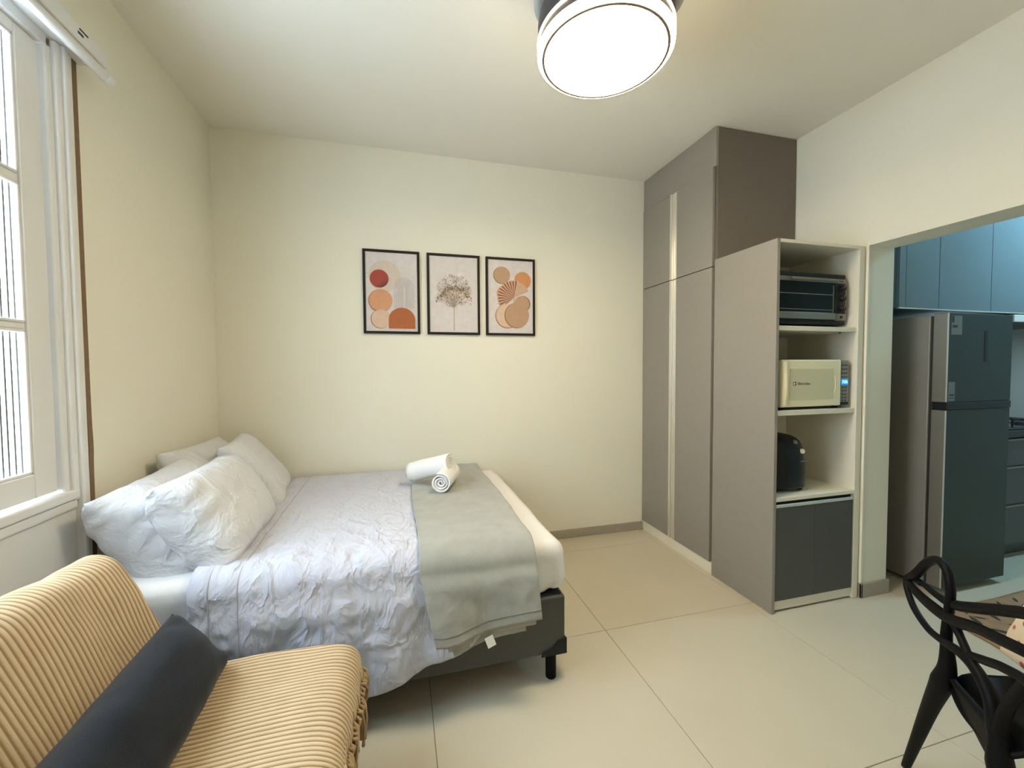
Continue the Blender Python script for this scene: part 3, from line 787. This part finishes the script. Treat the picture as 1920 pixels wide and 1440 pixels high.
rg = thing('kitchen_mat', 'brown mat with dark leaf print on the floor before the fridge', 'mat', (4.5, -1.62, 0))
rm = MB(); rm.grid(lambda u, v: (3.868 + 0.085 * v + (1.25 - 0.085 * v) * u + 0.004 * sin(9 * v), -1.79 + 0.30 * v + 0.004 * sin(12 * u), 0.0065 + 0.0006 * sin(40 * u) * sin(22 * v)), 50, 16)
rm.build('mat_cloth', M['rug'], rg, smooth=True, solid=0.010)
rr = random.Random(5)
def leaf(x, y, L, a_, wd=0.28):
    k = 9; up = []; dn = []
    for i in range(k + 1):
        t = i / k; hw = L * wd * sin(pi * t) ** 0.8 / 2
        X, Y = x + cos(a_) * L * t, y + sin(a_) * L * t
        up.append((X - sin(a_) * hw, Y + cos(a_) * hw, 0.0132)); dn.append((X + sin(a_) * hw, Y - cos(a_) * hw, 0.0132))
    MB().poly(up + dn[::-1][1:-1]).build('leaf_print', M['rugink'], rg, recalc=False)
for i in range(8):
    x = 4.02 + i * 0.14
    for s_ in (-1, 1):
        leaf(x, -1.66 + s_ * 0.012, 0.09, s_ * R(55) + rr.uniform(-.2, .2)); leaf(x + 0.05, -1.57 + s_ * 0.01, 0.06, s_ * R(40))
MB().poly([(3.885, -1.775, 0.0132), (4.02, -1.775, 0.0132), (4.02, -1.715, 0.0132), (3.93, -1.715, 0.0132)]).build('corner_print', M['rugink'], rg, recalc=False)

# ------------------------------------------------------------------ bed
bed = thing('bed', 'double box bed with grey leatherette base and white fitted mattress', 'bed', (0.95, -0.7, 0))
BX0, BX1, BYN, BYF = 0.03, 1.805, -1.405, -0.025
MB().box(BX0, BX1, BYN, BYF, 0.128, 0.378).build('bed_base', M['leather'], bed, bevel=0.012, seg=3)
MB().box(BX0 + 0.014, BX1 - 0.014, BYN + 0.014, BYF - 0.014, 0.376, 0.384).build('base_top', M['bedtop'], bed, bevel=0.003)
for x in (0.14, 0.95, 1.752):
    for y in (-1.365, -0.09):
        MB().lathe([(0.0, 0.0), (0.020, 0.0), (0.0235, 0.004), (0.0235, 0.128)], (x, y, 0), n=20).build('leg', M['chair'], bed)
cg = MB()
cg.add([(BX1 + 0.003, BYN - 0.003, 0.125), (BX1 - 0.11, BYN - 0.003, 0.125), (BX1 - 0.105, BYN - 0.003, 0.145), (BX1 - 0.06, BYN - 0.003, 0.158), (BX1 - 0.035, BYN - 0.003, 0.185), (BX1 + 0.003, BYN - 0.003, 0.192),
        (BX1 + 0.003, BYN + 0.11, 0.125), (BX1 + 0.003, BYN + 0.105, 0.145), (BX1 + 0.003, BYN + 0.06, 0.158), (BX1 + 0.003, BYN + 0.035, 0.185)],
       [(0, 1, 2, 3, 4, 5), (0, 5, 9, 8, 7, 6)])
cg.build('corner_guard', M['bedtop'], bed, solid=0.005)

def rbox(c, h, r, n, disp=None):
    """rounded box surface as a grid on each face"""
    m = MB()
    for ax in range(3):
        for sg in (-1, 1):
            a, b = [(1, 2), (2, 0), (0, 1)][ax]
            def fn(u, v, ax=ax, sg=sg, a=a, b=b):
                p = [0, 0, 0]; p[ax] = sg * h[ax]
                # denser near the edges
                p[a] = h[a] * sin((u - 0.5) * pi * 0.999) if n[a] < 30 else h[a] * (2 * u - 1)
                p[b] = h[b] * sin((v - 0.5) * pi * 0.999) if n[b] < 30 else h[b] * (2 * v - 1)
                q = Vector(p); ins = Vector([max(-(h[i] - r), min(h[i] - r, q[i])) for i in range(3)])
                d_ = q - ins
                if d_.length > 1e-9: d_.normalize()
                P = Vector(c) + ins + d_ * r
                if disp: P = disp(P, d_)
                return P
            m.grid(fn, n[a], n[b])
    return m
def mdisp(P, d_):
    x, y, z = P
    t = smoothstep(0.60, 0.40, z)
    amp = 0.0
    # gathered pleats of the fitted sheet round the foot corner
    k = smoothstep(1.25, 1.70, x)
    s_ = (x - y) * 1.0
    pl = 0.016 * (abs(sin(34 * s_ + 2.2 * sin(6 * z) + 2 * NZ.noise(Vector((x * 4, y * 4, z * 3))))) - 0.5) * t * k * (1 if d_.z < 0.7 else 0.2)
    P = P + d_ * (pl + 0.006 * fbm(x * 3, y * 3, z * 3))
    P.x += 0.012 * smoothstep(0.66, 0.5, z) * smoothstep(1.6, 1.8, x) - 0.02 * smoothstep(0.44, 0.39, z) * smoothstep(1.6, 1.8, x)
    P.z += 0.010 * sin(pi * min(1, max(0, (x) / 1.8))) * (1 if d_.z > 0.5 else 0)
    return P
rbox((0.912, -0.708, 0.497), (0.895, 0.688, 0.112), 0.055, (90, 80, 24), mdisp).build('mattress', M['cotton'], bed, smooth=True, merge=True)

# --- top sheet
def drape(x, s, top, yn, yf, hem, r=0.06, out=0.0):
    """section across the bed: s=0 at the wall edge, s=1 at the hem"""
    L1 = (yf - (yn + r)); L2 = r * pi / 2; L3 = (top - r) - hem
    t = s * (L1 + L2 + L3)
    if t < L1: return yf - t, top, 0.0
    if t < L1 + L2:
        a = (t - L1) / r; return yn + r - r * sin(a), top - r + r * cos(a), 0.0
    d_ = t - L1 - L2
    return yn, top - r - d_, d_ / L3
def hem_sheet(x):
    return 0.115 + 0.012 * sin(5 * x) + 0.11 * smoothstep(0.85, 1.35, x) + 0.24 * smoothstep(1.30, 1.62, x)
SX0, SX1 = 0.435, 1.60
def sheet_fn(u, v):
    x = SX0 + (SX1 - SX0) * u
    y, z, k = drape(x, v, 0.634, -1.425, -0.03, hem_sheet(x), r=0.085)
    x += 0.05 * (1 - v) * (1 - u) * (-1) + 0.02 * k * (1 - u)
    crown = 0.010 * sin(pi * min(1, x / 1.8)) * (1 - smoothstep(0.0, 0.06, k))
    top = 1 - smoothstep(0.0, 0.05, k) if k > 0 else 1.0
    # creases on the top
    wr_ = 0.010 * fbm(x * 4 + y * 2.5, y * 5 - x * 1.5, 0.3, 4) + 0.004 * abs(NZ.noise(Vector((x * 13 + y * 9, y * 10, 1.7))))
    edge = smoothstep(-1.0, -1.38, y)
    wr_ += 0.006 * edge * sin(x * 70 + 5 * NZ.noise(Vector((x * 4, y * 3, 0)))) * (0.5 + NZ.noise(Vector((x * 6, 5, 0))))
    if k <= 0:
        z += wr_ * (0.45 + 0.55 * edge) + crown + 0.004 * edge
    else:
        kk = smoothstep(0.0, 0.22, k)
        fold = 0.016 * k * sin(x * 24 + 2.2 * NZ.noise(Vector((x * 2.5, z * 2, 4)))) + 0.011 * k * NZ.noise(Vector((x * 9, z * 1.5, 2)))
        cre = 0.008 * fbm(x * 8 + z * 5, z * 9 - x * 3, 3.1, 3) + 0.005 * abs(NZ.noise(Vector((x * 16 + z * 14, z * 17 - x * 6, 8))))
        y += -0.012 * kk - fold - cre * kk - 0.012 * k
        z += crown * (1 - k) + (wr_ + 0.004) * (1 - kk)
    return (x, y, z)
sh = MB().grid(sheet_fn, 210, 190)
sheet = sh.build('bed_sheet', M['sheet'], smooth=True, solid=0.0025, recalc=False)
tag(sheet, 'wrinkled lilac white top sheet hanging over the near side of the bed', 'sheet')
def seam(du, r=0.0016, nm='hem_seam'):
    pts = [Vector(sheet_fn(du, v / 120)) + (Vector((0, 0, 0.0018)) if v / 120 < 0.68 else Vector((0, -0.0022, 0))) for v in range(121)]
    MB().tube(pts, r, 6).build(nm, M['stitch'], sheet, smooth=True)
seam(0.052); seam(0.128)

# --- grey runner blanket
def hem_bl(x): return 0.300 + 0.045 * smoothstep(1.22, 1.66, x) - 0.0 * x
def runner_fn(u, v, x0=1.188, x1=1.662, off=0.016, hem=hem_bl, vs=0.0):
    x = x0 + (x1 - x0) * u
    y, z, k = drape(x, vs + (1 - vs) * v, 0.636 + off, -1.430 - off, -0.035, hem(x), r=0.09)
    crown = 0.010 * sin(pi * min(1, x / 1.8))
    wr_ = 0.006 * fbm(x * 5, y * 4, 5.3, 3) + 0.0015 * NZ.noise(Vector((x * 30, y * 28, 2)))
    x += 0.006 * sin(y * 6) * (u - 0.5) * 2
    if k <= 0:
        z += wr_ + crown
    else:
        f1 = 0.016 * k * sin((x - 1.18) * 17 + 0.8) + 0.012 * k * NZ.noise(Vector((x * 8, z * 2, 6)))
        kk = smoothstep(0.0, 0.25, k)
        y += -0.014 * kk - 0.018 * k - f1 + 0.006 * kk * fbm(x * 9, z * 9, 1, 3)
        z += crown * (1 - k) + wr_ * (1 - kk)
        x += 0.035 * k * (1 - u) * 1.6 + 0.012 * k * u
    return (x, y, z)
bl = MB().grid(runner_fn, 90, 170).build('throw_blanket', M['blanket'], smooth=True, solid=0.009, recalc=False)
tag(bl, 'grey fleece blanket folded as a runner across the foot of the bed', 'blanket')
MB().grid(lambda u, v: runner_fn(u, v, 1.235, 1.640, 0.009, lambda x: hem_bl(x) - 0.022, 0.66), 60, 40).build('folded_layer', M['blanket'], bl, smooth=True, solid=0.007, recalc=False)
MB().grid(lambda u, v: runner_fn(u, v, 1.255, 1.600, 0.003, lambda x: hem_bl(x) - 0.045, 0.66), 60, 40).build('folded_layer', M['blanket'], bl, smooth=True, solid=0.006, recalc=False)
hm = [Vector(runner_fn(u / 60, 0.978)) + Vector((0, -0.005, 0)) for u in range(61)]
MB().tube(hm, 0.0022, 6).build('hem_stitch', M['seam'], bl, smooth=True)
MB().grid(lambda u, v: (1.436 + 0.032 * u + 0.014 * v, -1.475 - 0.006 * v, 0.296 - 0.038 * v + 0.012 * u), 3, 3).build('care_tag', M['tag'], bl, solid=0.0015)

# --- pillows
def pillow_mesh(w_, h_, t_, seed, wr=0.010, pinch=0.05, n=56, flap=False):
    m = MB()
    for sg in (1, -1):
        def fn(u, v, sg=sg):
            a = 2 * u - 1; b = 2 * v - 1
            px = a * (w_ / 2) * (1 - pinch * (1 - b * b) * abs(a) ** 2 * 1.0)
            py = b * (h_ / 2) * (1 - pinch * (1 - a * a) * abs(b) ** 2 * 1.0)
            e = max(0, (1 - a ** 6) * (1 - b ** 4))
            th = t_ / 2 * e ** 0.5
            near = 1 - e
            z = th * sg
            q = Vector((px * 7 + seed, py * 7, sg * 3 + seed))
            z += sg * wr * (NZ.noise(q) * 0.9 + NZ.noise(q * 2.3) * 0.5) * min(1, e * 3)
            # creases running in from the edges
            z += sg * wr * 0.8 * sin(px * 60 + 4 * NZ.noise(q)) * near * min(1, e * 6) * abs(b) ** 1.5
            z += sg * wr * 0.8 * sin(py * 60 + 4 * NZ.noise(q + Vector((5, 1, 2)))) * near * min(1, e * 6) * abs(a) ** 1.5
            return (px, py, z)
        m.grid(fn, n, n)
    return m
def pillow(name, label, c, w_, h_, t_, xdir, ydir, m, seed, group=None, wr=0.010, cat='pillow', pinch=0.05, seam_a=None, bend=0.0):
    X = Vector(xdir).normalized(); Y = Vector(ydir); Y = (Y - X * Y.dot(X)).normalized(); Z = X.cross(Y)
    B = Matrix((X, Y, Z)).transposed()
    pm = pillow_mesh(w_, h_, t_, seed, wr, pinch)
    pm.v = [Vector(c) + B @ Vector((p[0], p[1], p[2] + bend * (p[1] / h_ * 2) ** 2)) for p in pm.v]
    o = pm.build(name, m, smooth=True, merge=True)
    tag(o, label, cat, group)
    if seam_a is not None:
        # stitched hem band near one short end of the pillow case
        sm = MB(); pts = []
        for i in range(31):
            b = -0.93 + 1.86 * i / 30; a = seam_a + 0.10 * (1 - b * b) * (1 if seam_a > 0 else 0)
            e = max(0, (1 - a ** 6) * (1 - b ** 4))
            pts.append(Vector(c) + B @ Vector((a * w_ / 2, b * h_ / 2 * (1 - pinch * (1 - a * a) * b * b), t_ / 2 * e ** 0.5 + 0.006 + bend * b * b)))
        sm.tube(pts, 0.0013, 5); sm.build('hem_seam', M['stitch'], o, smooth=True)
    return o
pg = 'pillows at the head of the bed'
# local x runs along the bed head (-y), local y up the slope, local z faces the room
pillow('pillow', 'white pillow leaning on the wall beside the window casing', (0.220, -1.015, 0.740), 0.59, 0.44, 0.25, (0.0, -1, -0.04), (-0.60, 0, 0.80), M['pillow'], 1.3, pg, 0.012, seam_a=-0.78)
pillow('pillow', 'white pillow against the wall mostly hidden behind the others', (0.165, -0.50, 0.775), 0.64, 0.44, 0.14, (0.0, -1, 0.03), (-0.50, 0, 0.86), M['pillow'], 4.7, pg, 0.012)
pillow('pillow', 'plump white pillow with open case flap, in front nearest the sofa', (0.390, -1.040, 0.775), 0.62, 0.40, 0.23, (0.03, -1, 0.01), (-0.54, 0.0, 0.84), M['pillow'], 8.1, pg, 0.010, seam_a=0.42)
pillow('pillow', 'white pillow standing in front close to the back wall', (0.325, -0.36, 0.785), 0.54, 0.44, 0.16, (0.16, -1, 0.0), (-0.60, 0, 0.80), M['pillow'], 11.9, pg, 0.008)

# --- rolled towels
def towel(label, p0, p1, r, turns=3.4, seed=0):
    t = thing('rolled_towel', label, 'towel', (Vector(p0) + Vector(p1)) / 2 - Vector((0, 0, r)), 'rolled towels on the blanket')
    A = Vector(p1) - Vector(p0); L = A.length; A.normalize()
    S = A.cross(Vector((0, 0, 1))).normalized(); Uv = S.cross(A)
    m = MB(); N = 150
    def fn(u, v):
        a = 2 * pi * turns * u - 0.6
        rr_ = r * (0.10 + 0.90 * u) + 0.003 * NZ.noise(Vector((a * 0.8, v * 3, seed))) * u
        inset = 0.012 * (1 - u) * (1 if v < 0.5 else -1) * (1 - 4 * v * (1 - v))
        P = Vector(p0) + A * (L * v + inset) + S * (rr_ * cos(a)) + Uv * (rr_ * sin(a))
        if P.z < zf: P.z = zf
        return P
    zf = Vector(p0).z * 0 + min(p0[2], p1[2]) - r
    zf = -9
    m.grid(fn, N, 14)
    m.build('terry_cloth', M['towel'], t, smooth=True, solid=r * 0.17, recalc=False)
    return t
towel('white rolled towel with its spiral end towards the camera', (1.335, -0.750, 0.724), (1.425, -0.490, 0.724), 0.055, seed=1)
towel('white rolled towel lying behind and across the other one', (1.190, -0.455, 0.726), (1.412, -0.625, 0.804), 0.056, seed=5)

# ------------------------------------------------------------------ sofa, throw and dark cushion
sf = thing('sofa_bed', 'low dark armless sofa under the striped throw by the window', 'sofa', (0.55, -2.15, 0))
SYF, SYN = -1.575, -2.80
MB().box(0.44, 0.935, SYN, SYF, 0.16, 0.400).build('seat', M['sofa'], sf, bevel=0.05, seg=4)
bk = MB()
def ztop(y): return 0.022 * smoothstep(-1.56, -1.95, y)
bk.add([(0.215, SYF, 0.20), (0.43, SYF, 0.20), (0.45, SYF, 0.42), (0.315, SYF, 0.765), (0.215, SYF, 0.765), (0.135, SYF, 0.60),
        (0.215, SYN, 0.20), (0.43, SYN, 0.20), (0.45, SYN, 0.42), (0.315, SYN, 0.80), (0.215, SYN, 0.80), (0.135, SYN, 0.60)],
       [(0, 1, 2, 3, 4, 5), (11, 10, 9, 8, 7, 6), (0, 6, 7, 1), (1, 7, 8, 2), (2, 8, 9, 3), (3, 9, 10, 4), (4, 10, 11, 5), (5, 11, 6, 0)])
bk.build('backrest', M['sofa'], sf, bevel=0.02, seg=3)
for x in (0.28, 0.88):
    for y in (SYF - 0.08, SYN + 0.08):
        MB().lathe([(0.02, 0.0), (0.026, 0.20)], (x, y, 0), n=16).build('leg', M['black'], sf)
TYF, TYN = -1.560, -2.82
path = catmull([(0.10, 0, 0.40), (0.125, 0, 0.60), (0.175, 0, 0.745), (0.235, 0, 0.803), (0.300, 0, 0.795), (0.345, 0, 0.725), (0.405, 0, 0.590), (0.460, 0, 0.462), (0.510, 0, 0.425), (0.60, 0, 0.424), (0.75, 0, 0.424), (0.88, 0, 0.424), (0.935, 0, 0.414), (0.966, 0, 0.392), (0.980, 0, 0.362), (0.983, 0, 0.325)], 9)
NP = len(path) - 1
seglen = [0.0]
for a_, b_ in zip(path, path[1:]): seglen.append(seglen[-1] + (b_ - a_).length)
def throw_pt(y, j):
    p = path[j]; q = path[min(NP, j + 1)] - path[max(0, j - 1)]
    t = Vector((q.x, 0, q.z)).normalized(); nrm = Vector((-t.z, 0, t.x))
    s_ = seglen[j]
    lat = 0.028 * NZ.noise(Vector((s_ * 1.6, y * 2.0, 9))) + 0.008 * NZ.noise(Vector((s_ * 5, y * 5, 4)))
    rib = 0.0022 * sin(2 * pi * (y + lat) / 0.0148) * (0.75 + 0.5 * NZ.noise(Vector((y * 14, s_ * 1.5, 2))))
    fold = 0.016 * NZ.noise(Vector((s_ * 1.6, y * 6, 1))) + 0.007 * NZ.noise(Vector((s_ * 5, y * 9, 3)))
    up = ztop(y) * smoothstep(0.55, 0.30, p.x) * smoothstep(0.45, 0.7, p.z)
    P = Vector((p.x, y, p.z + up)) + nrm * (0.004 + rib + fold * (0.8 if p.x > 0.5 else 1))
    if j > NP * 0.93:
        P.x += 0.014 * NZ.noise(Vector((y * 22, 3, 3))); P.z += 0.03 * NZ.noise(Vector((y * 9, 7, 1)))
    return P, y + lat
NY = 620
tm = MB(); rib = []
vsx = []
for i in range(NY + 1):
    y = TYF + (TYN - TYF) * i / NY
    for j in range(NP + 1):
        P, rp = throw_pt(y, j); vsx.append(P); rib.append(rp)
tm.add(vsx, [(i * (NP + 1) + j, (i + 1) * (NP + 1) + j, (i + 1) * (NP + 1) + j + 1, i * (NP + 1) + j + 1) for i in range(NY) for j in range(NP)])
thr = tm.build('sofa_throw', M['throw'], smooth=True, recalc=False, attr=rib, solid=0.004)
tag(thr, 'ribbed cream and tan striped throw with fringe covering the sofa', 'throw')
fg = MB(); rr = random.Random(11)
for i in range(78):
    y = TYF - 0.006 + (TYN - TYF + 0.012) * i / 77
    P, _ = throw_pt(y, NP); P = P + Vector((0.004, 0, 0.012))
    L = rr.uniform(0.09, 0.15); dy = rr.uniform(-0.045, 0.045); dx = rr.uniform(-0.015, 0.03)
    pts = [P, P + Vector((0.010, dy * 0.2, -0.010)), P + Vector((dx * 0.7, dy * 0.6, -L * 0.45)), P + Vector((dx * 0.5, dy, -L * 0.8)), P + Vector((dx * 0.4, dy * 1.1, -L))]
    fg.tube(pts, [0.003, 0.006, 0.0036, 0.004, 0.0055], 6)
fo = fg.build('fringe', M['fringe'], thr, smooth=True)
fo['kind'] = 'stuff'

pillow('bolster_cushion', 'long charcoal cushion lying in the corner of the sofa seat', (0.530, -2.10, 0.522), 1.04, 0.225, 0.16, (0.01, -1, -0.015), (-0.60, 0, 0.80), M['navy'], 21.0, None, 0.005, 'cushion', 0.03)

# ------------------------------------------------------------------ black dining chair with woven back
ch = thing('dining_chair', 'black plastic armchair with interlaced loop back beside the kitchen opening', 'chair', (2.70, -2.42, 0))
D = Vector((0.8096, -0.5870, 0)); Lf = Vector((0.5870, 0.8096, 0))   # facing direction, its left
A0 = Vector((2.66, -2.225, 0))
def cp(l, f, z):    # chair coordinates: l along the back to its left, f towards the front
    p = A0 + Lf * l + D * f; return Vector((p.x, p.y, z))
def rod(name, pts, r, m=M['chair'], n=12, sq_=None, sub=8):
    c_ = catmull(pts, sub)
    if isinstance(r, (list, tuple)):
        k = len(r) - 1; rad = []
        for i in range(len(c_)):
            t = i / (len(c_) - 1) * k; a_ = int(min(k - 1, math.floor(t))); rad.append(r[a_] + (r[a_ + 1] - r[a_]) * (t - a_))
    else: rad = r
    return MB().tube(c_, rad, n, sq_).build(name, m, ch, smooth=True)
# seat shell
WB = -0.215
def seat_fn(u, v):
    f = 0.01 + 0.42 * v
    hw0, hw1 = 0.005, 0.10
    l0 = 0.015 + 0.10 * smoothstep(0, 1, v); l1 = -0.235 - 0.10 * smoothstep(0, 1, v)
    l = l0 + (l1 - l0) * u
    ed = (2 * u - 1)
    z = 0.455 - 0.018 * (1 - ed * ed) * (1 - (2 * v - 1) ** 2) - 0.03 * max(0, v - 0.85) / 0.15 - 0.05 * smoothstep(0.12, 0, v) * (1 - abs(ed) ** 3) - 0.03 * smoothstep(0.12, 0.0, v)
    return cp(l, f, z)
MB().grid(seat_fn, 24, 24).build('seat', M['chair'], ch, smooth=True, solid=0.012, recalc=False)
# legs: two at the back running on into the back posts, two at the front
rod('leg', [cp(0.185, -0.005, 0.0), cp(0.135, -0.003, 0.13), cp(0.07, 0, 0.30), cp(0.022, 0.004, 0.42), cp(0.004, 0.004, 0.48), cp(0.008, 0.002, 0.56)], [0.012, 0.0155, 0.021, 0.0275, 0.020, 0.0125])
rod('leg', [cp(-0.36, -0.05, 0.0), cp(-0.315, -0.03, 0.13), cp(-0.255, -0.005, 0.28), cp(-0.215, 0.0, 0.38), cp(-0.205, 0.0, 0.47)], [0.013, 0.016, 0.020, 0.026, 0.016])
rod('leg', [cp(0.19, 0.50, 0.0), cp(0.16, 0.47, 0.16), cp(0.12, 0.42, 0.34), cp(0.10, 0.38, 0.445)], [0.012, 0.015, 0.019, 0.024])
rod('leg', [cp(-0.41, 0.50, 0.0), cp(-0.38, 0.47, 0.16), cp(-0.34, 0.42, 0.34), cp(-0.32, 0.38, 0.445)], [0.012, 0.015, 0.019, 0.024])
# web between the back legs under the seat
MB().grid(lambda u, v: cp(0.0 - 0.205 * u, 0.006 + 0.01 * v, 0.452 - (0.11 * u ** 1.3 + 0.012) * v - 0.02 * sin(pi * u) * v), 16, 6).build('seat_apron', M['chair'], ch, smooth=True, solid=0.014, recalc=False)
# left back post and top hoop
rod('back_post', [cp(0.002, 0.004, 0.47), cp(0.008, 0.002, 0.56), cp(-0.004, 0, 0.645), cp(-0.008, 0, 0.715), cp(0.012, 0.0, 0.757), cp(0.055, 0, 0.768), cp(0.11, 0.0, 0.735), cp(0.165, 0.0, 0.675), cp(0.222, 0.0, 0.632)], [0.016, 0.0135, 0.012, 0.0115, 0.0115, 0.0125, 0.013, 0.014, 0.010])
# main band from the left corner across the back
rod('back_rail', [cp(0.222, 0.0, 0.628), cp(0.15, -0.004, 0.618), cp(0.06, -0.006, 0.620), cp(-0.03, -0.006, 0.632), cp(-0.12, -0.006, 0.665), cp(-0.23, -0.008, 0.695), cp(-0.33, 0, 0.715), cp(-0.43, 0.03, 0.715)], [0.010, 0.015, 0.017, 0.0165, 0.015, 0.0145, 0.014, 0.012], sq_=0.8)
# upper band
rod('back_rail', [cp(0.224, 0.002, 0.632), cp(0.17, 0.008, 0.650), cp(0.07, 0.010, 0.652), cp(-0.01, 0.008, 0.668), cp(-0.10, 0.006, 0.708), cp(-0.20, 0.006, 0.757), cp(-0.28, 0.008, 0.79), cp(-0.36, 0.01, 0.79), cp(-0.43, 0.03, 0.74)], [0.006, 0.008, 0.010, 0.014, 0.0145, 0.014, 0.014, 0.013, 0.012])
# lower band that crosses the post and runs down to the right back leg
rod('back_rail', [cp(0.226, -0.002, 0.630), cp(0.205, -0.006, 0.603), cp(0.145, -0.012, 0.567), cp(0.06, -0.016, 0.551), cp(-0.01, -0.014, 0.556), cp(-0.07, -0.010, 0.566), cp(-0.13, -0.006, 0.560), cp(-0.18, -0.002, 0.520), cp(-0.205, 0.0, 0.44)], [0.007, 0.009, 0.0095, 0.0095, 0.0105, 0.0125, 0.014, 0.016, 0.020])
rod('back_rail', [cp(-0.03, -0.004, 0.632), cp(-0.065, -0.004, 0.604), cp(-0.10, -0.006, 0.580), cp(-0.14, -0.006, 0.556)], [0.012, 0.0095, 0.010, 0.013])
rod('back_rail', [cp(-0.10, -0.004, 0.578), cp(-0.16, -0.004, 0.602), cp(-0.225, -0.006, 0.628), cp(-0.30, -0.004, 0.64), cp(-0.40, 0.0, 0.60)], [0.010, 0.0115, 0.0115, 0.011, 0.011])
# right back post mirrors the left one beyond the frame
rod('back_post', [cp(-0.205, 0.0, 0.45), cp(-0.23, 0.002, 0.54), cp(-0.30, 0.0, 0.66), cp(-0.38, 0.0, 0.74), cp(-0.43, 0.02, 0.735), cp(-0.44, 0.03, 0.70)], [0.016, 0.013, 0.012, 0.012, 0.012, 0.010])
pillow('seat_cushion', 'cream cushion with red flower print propped on the black chair', (2.8435, -2.410, 0.646), 0.38, 0.36, 0.06, (-0.587, -0.81, 0.0), (0.277, -0.201, 0.94), M['floral'], 31.0, None, 0.002, 'cushion', 0.03)
